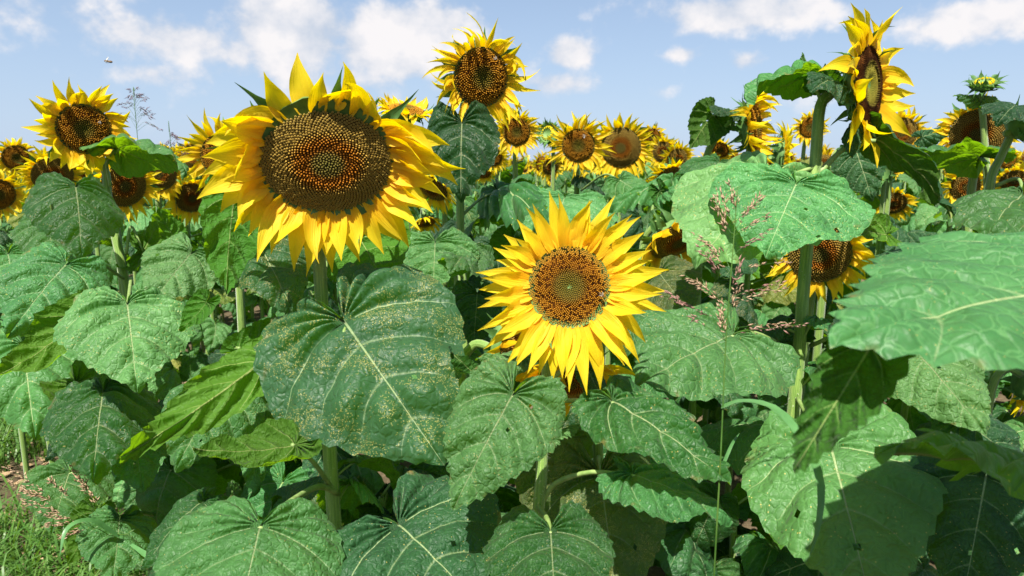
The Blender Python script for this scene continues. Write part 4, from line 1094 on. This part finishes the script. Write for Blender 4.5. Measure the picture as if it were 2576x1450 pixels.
# ================================================================= grasses
def spike(P0, P1, rg, mat, count=26, size=.006, hang=.2):
    v, f = [], []
    ax = (P1-P0)
    for i in range(count):
        s = rg.random(); p = P0.lerp(P1, s)+Vector((rg.gauss(0, 1), rg.gauss(0, 1), rg.gauss(0, 1)))*size*.28
        d = (ax.normalized()+Vector((rg.gauss(0, .35), rg.gauss(0, .35), rg.gauss(0, .35)-hang))).normalized()
        a = d.orthogonal().normalized(); b = d.cross(a); ln = size*rg.uniform(.9, 1.8); w_ = ln*.11
        k = len(v)
        v += [p, p+d*ln*.4+a*w_, p+d*ln*.4+b*w_, p+d*ln*.4-a*w_, p+d*ln*.4-b*w_, p+d*ln]
        for q in range(4): f += [(k, k+1+(q+1) % 4, k+1+q), (k+5, k+1+q, k+1+(q+1) % 4)]
    return dict(v=v, f=f, mat=mat)
def panicle_grass(label, stempts, branches, seed, mats, r=.0013, blades=(), size=.006, group=None, count=26):
    rg = random.Random(seed)
    base = stempts[0]
    g = empty('grass_plant', (base.x, base.y, base.z), label, 'grass', group)
    put('stalk', tube(stempts, r, r*.45, 'grass', 24, 6), g)
    for (b0, b1, b2) in branches:
        br = put('branch', tube([b0, b1, b2], r*.3, r*.18, 'grass', 8, 4), g, b0)
        c = [spike(b1, b2, rg, rg.choice(mats), count, size)]
        put('spikelets', c, br, b1, stuff=True)
    for (pts, w_, nrm) in blades:
        P = catmull(pts, 16); v, f = [], []
        n0 = Vector(nrm)
        for i, p in enumerate(P):
            t = (P[min(i+1, 16)]-P[max(i-1, 0)]).normalized(); s = t.cross(n0).normalized(); n1 = s.cross(t)
            ww = w_*(.5+.5*min(1, i/4))*(1-(i/16)**3)+.0003
            v += [p-s*ww*.5+n1*ww*.12, p, p+s*ww*.5+n1*ww*.12]
        for i in range(16):
            for k in (0, 1): f.append((i*3+k, i*3+k+1, i*3+k+4, i*3+k+3))
        put('blade', dict(v=v, f=f, mat='blade'), g, pts[0])
    return g
D = .8
def G(x, y, d=D): return A(x, y, d)
br = []
for (x0, y0, x1, y1, x2, y2, dd) in [(1852, 545, 1848, 510, 1838, 455, 0), (1846, 590, 1822, 560, 1800, 500, .01), (1845, 600, 1815, 570, 1798, 505, -.01), (1846, 585, 1870, 540, 1905, 490, .01), (1848, 560, 1880, 520, 1915, 500, -.02),
    (1838, 680, 1800, 600, 1750, 590, .02), (1838, 690, 1815, 660, 1770, 600, 0), (1836, 700, 1800, 690, 1760, 620, -.01), (1832, 760, 1790, 740, 1720, 690, .01), (1832, 770, 1780, 720, 1725, 695, -.02), (1840, 650, 1880, 600, 1935, 575, .01),
    (1836, 680, 1880, 670, 1990, 655, .03), (1832, 760, 1880, 720, 1960, 712, 0), (1832, 775, 1870, 740, 1985, 715, .02), (1828, 820, 1760, 780, 1690, 740, .01), (1828, 860, 1740, 780, 1675, 735, -.01), (1830, 830, 1900, 815, 2000, 812, .02), (1830, 850, 1880, 820, 2030, 815, 0),
    (1826, 860, 1815, 810, 1812, 770, 0), (1826, 870, 1812, 800, 1815, 760, .01), (1832, 740, 1850, 700, 1862, 660, 0), (1830, 790, 1845, 760, 1858, 715, .01), (1842, 600, 1880, 560, 1930, 540, .01), (1850, 570, 1830, 530, 1810, 475, .02)]:
    br.append((G(x0, y0), G((x0+x1)/2+(x1-x0)*.1, (y0+y1)/2, D+dd*.6), G(x2, y2, D+dd)))
panicle_grass('tall thin grass with reddish purple seed panicle in front of the broad leaves', [Vector((at(1798, 1500, .82).x, at(1798, 1500, .82).y, 0)), G(1800, 1380, .82), G(1815, 1100, .8), G(1826, 860), G(1846, 600), G(1856, 470)], br, 5, ['seed_head', 'seed_dry', 'seed_dry'],
    blades=[([G(1815, 1025, .8), G(1870, 1010, .78), G(1950, 1030, .74), G(2020, 1110, .7), G(2062, 1210, .67), G(2058, 1320, .66), G(2035, 1405, .66)], .0125, (.2, -.5, .9)),
            ([G(1806, 1200, .81), G(1840, 1120, .82), G(1860, 1090, .84)], .004, (0, -1, .3))], size=.006, count=24)
# feathery seed grasses farther back, standing against the sky
rgp = random.Random(8)
def far_panicle(label, px, ytop, ybot, d, spread, seed, n=22):
    rg = random.Random(seed); top = A(px, ytop, d); bot = A(px+8, ybot, d); br_ = []
    for i in range(n):
        s = i/n; p = bot.lerp(top, .12+.85*s); k = (1-s)**.8*spread+.006
        an = rg.uniform(0, TAU); o_ = Vector((math.cos(an), math.sin(an)*.6, rg.uniform(.0, .8)))*k
        br_.append((p, p+o_*.5+Vector((0, 0, k*.25)), p+o_))
    panicle_grass(label, [Vector((bot.x, bot.y, 0)), bot, top], br_, seed, ['seed_far'], r=.0014, size=.009, group='seed grasses against the sky', count=9)
far_panicle('feathery grass panicle standing against the sky, right of the left sunflower', 338, 222, 345, 2.4, .075, 31, 26)
far_panicle('smaller feathery grass panicle, above the end of the arching leaf', 425, 330, 400, 2.6, .05, 32, 14)
# seed grass leaning in the lower left corner
br = []
for (x0, y0, x2, y2) in [(215, 1330, 20, 1175), (230, 1320, 30, 1215), (200, 1300, 60, 1235), (240, 1335, 60, 1260), (250, 1340, 110, 1290), (215, 1300, 130, 1210), (260, 1330, 175, 1160), (300, 1350, 195, 1200), (270, 1330, 150, 1350), (280, 1330, 120, 1320), (240, 1320, 205, 1175)]:
    br.append((A(x0, y0, 1.3), A((x0+x2)/2, (y0+y2)/2-8, 1.28), A(x2, y2, 1.26)))
panicle_grass('grass bent left with rusty seed heads in the lower left corner', [Vector((at(420, 1430, 1.35).x, at(420, 1430, 1.35).y, 0)), A(400, 1400, 1.35), A(300, 1345, 1.3), A(200, 1290, 1.28), A(110, 1220, 1.26)], br, 6, ['seed_dry', 'seed_dry', 'seed_dry'],
    blades=[([A(300, 1350, 1.3), A(230, 1310, 1.26), A(170, 1330, 1.22), A(150, 1400, 1.2)], .012, (0, -.5, .9)), ([A(330, 1370, 1.3), A(400, 1420, 1.25), A(470, 1480, 1.2)], .01, (0, -.5, .9))], size=.007, count=44)

# ground cover: grass, weeds and litter along the field edge (a mass nobody could count)
def grass_patch():
    v, f = [], []; rg = random.Random(12)
    for i in range(22000):
        y = rg.uniform(1.2, 6.5); x = edge_x(y)+rg.uniform(-1.4, .95)
        if noise.noise(Vector((x*1.6, y*1.6, 5))) < -.28+.3*(rg.random()-.5): continue
        h = rg.uniform(.08, .34); an = rg.uniform(0, TAU); w_ = rg.uniform(.0035, .013); ben = rg.uniform(.2, 1.3)*h
        s = Vector((math.cos(an), math.sin(an), 0)); t = Vector((-s.y, s.x, 0)); b = len(v); p = Vector((x, y, -.02))
        for k in range(4):
            q = k/4; c = p+Vector((0, 0, h*(q-.25*q*q*ben/h)))+t*ben*q*q
            v += [c-s*w_*(1-q*.6)*.5, c+s*w_*(1-q*.6)*.5]
        v.append(p+Vector((0, 0, h*.72))+t*ben)
        for k in range(3): f.append((b+2*k, b+2*k+1, b+2*k+3, b+2*k+2))
        f.append((b+6, b+7, b+8))
    o = put('grass', dict(v=v, f=f, mat='grass')); o['kind'] = 'stuff'; o['label'] = 'rough grass and weeds growing on the soil beside the field'; o['category'] = 'grass'
grass_patch()
def litter():
    v, f = [], []; rg = random.Random(13)
    for i in range(2600):
        y = rg.uniform(1.2, 6); x = edge_x(y)+rg.uniform(-1.6, 1.2); s = rg.uniform(.008, .042)
        c = Vector((x, y, rg.uniform(-.01, .02))); n = Vector((rg.gauss(0, .4), rg.gauss(0, .4), 1)).normalized(); a = n.orthogonal().normalized(); b = n.cross(a)
        k = len(v); m = 5
        for q in range(m): an = TAU*q/m; v.append(c+(a*math.cos(an)+b*math.sin(an)*.5)*s*rg.uniform(.6, 1.2)+n*rg.uniform(-.2, .2)*s)
        v.append(c+n*s*.3)
        for q in range(m): f.append((k+q, k+(q+1) % m, k+m))
    o = put('leaf_litter', dict(v=v, f=f, mat='litter')); o['kind'] = 'stuff'; o['label'] = 'dry leaf litter and clods on the soil beside the field'; o['category'] = 'leaf litter'
litter()

# ================================================================= insects
def ellipsoid(c, axes, rad, mat, seg=8, rings=6):
    v, f = [], []
    for i in range(rings+1):
        ph = math.pi*i/rings
        for k in range(seg):
            th = TAU*k/seg
            v.append(c+axes[0]*rad[0]*math.cos(ph)+axes[1]*rad[1]*math.sin(ph)*math.cos(th)+axes[2]*rad[2]*math.sin(ph)*math.sin(th))
    for i in range(rings):
        for k in range(seg): k2 = (k+1) % seg; f.append((i*seg+k, i*seg+k2, (i+1)*seg+k2, (i+1)*seg+k))
    return dict(v=v, f=f, mat=mat)
def bee(label, P, d, n, flying=False, s=.0075, grp='bees on the flower discs', name='bee'):
    d = d.normalized(); n = (n-d*n.dot(d)).normalized(); b = d.cross(n)
    e = empty(name, P, label, 'bee' if not flying else 'insect', None if flying else grp)
    ax = (d, n, b)
    body = [ellipsoid(P-d*s*.45, ax, (s*.6, s*.3, s*.32), 'insect'), ellipsoid(P+d*s*.3, ax, (s*.32, s*.3, s*.3), 'insect'), ellipsoid(P+d*s*.7, ax, (s*.18, s*.2, s*.22), 'insect')]
    put('body', body, e, P)
    for sg in (-1, 1):
        w0 = P+d*s*.3+n*s*.22+b*sg*s*.12
        dd = (-d*.75+b*sg*.6+n*.15) if not flying else (b*sg+n*.25-d*.1)
        put('wing', ribbon(w0, dd, n, s*1.15, s*.42, 'wing', 0, 0, 0, 0, 5, .1, 'petal', 1, 1), e, w0)
        lg = []
        for k in (-.2, .1, .4):
            q = P+d*s*k; lg.append(tube([q, q+b*sg*s*.35+n*s*.05, q+b*sg*s*.5-n*s*.3], s*.035, s*.02, 'insect', 4, 4))
        put('legs', lg, e, P)
def on_disc(key_px, d, dn): return at(key_px[0], key_px[1], d)
bee('bee at the right rim of the disc of the even front right sunflower', A(1514, 742, .915), cdir(.6, -.5, .1), cdir(.1, .1, 1), s=.0048)
bee('pale bee on the upper rim of a disc, sunflower above the front right head', A(1470, 343, 2.37), cdir(.8, .2, .1), cdir(0, .1, 1), s=.009)
bee('bee on the top of the tallest middle sunflower disc', A(1247, 148, 1.655), cdir(.8, -.4, .1), cdir(.3, .1, 1), s=.007)
bee('bee on the right side of the left sunflower disc', A(252, 308, 1.755), cdir(.3, .8, .1), cdir(.1, .1, 1), s=.006)
bee('dark insect flying high in the open sky at the left', A(272, 155, 2.2), cdir(-.9, .1, .2), cdir(0, .6, .8), True, s=.013, name='flying_insect')
print('objects', len(bpy.data.objects))
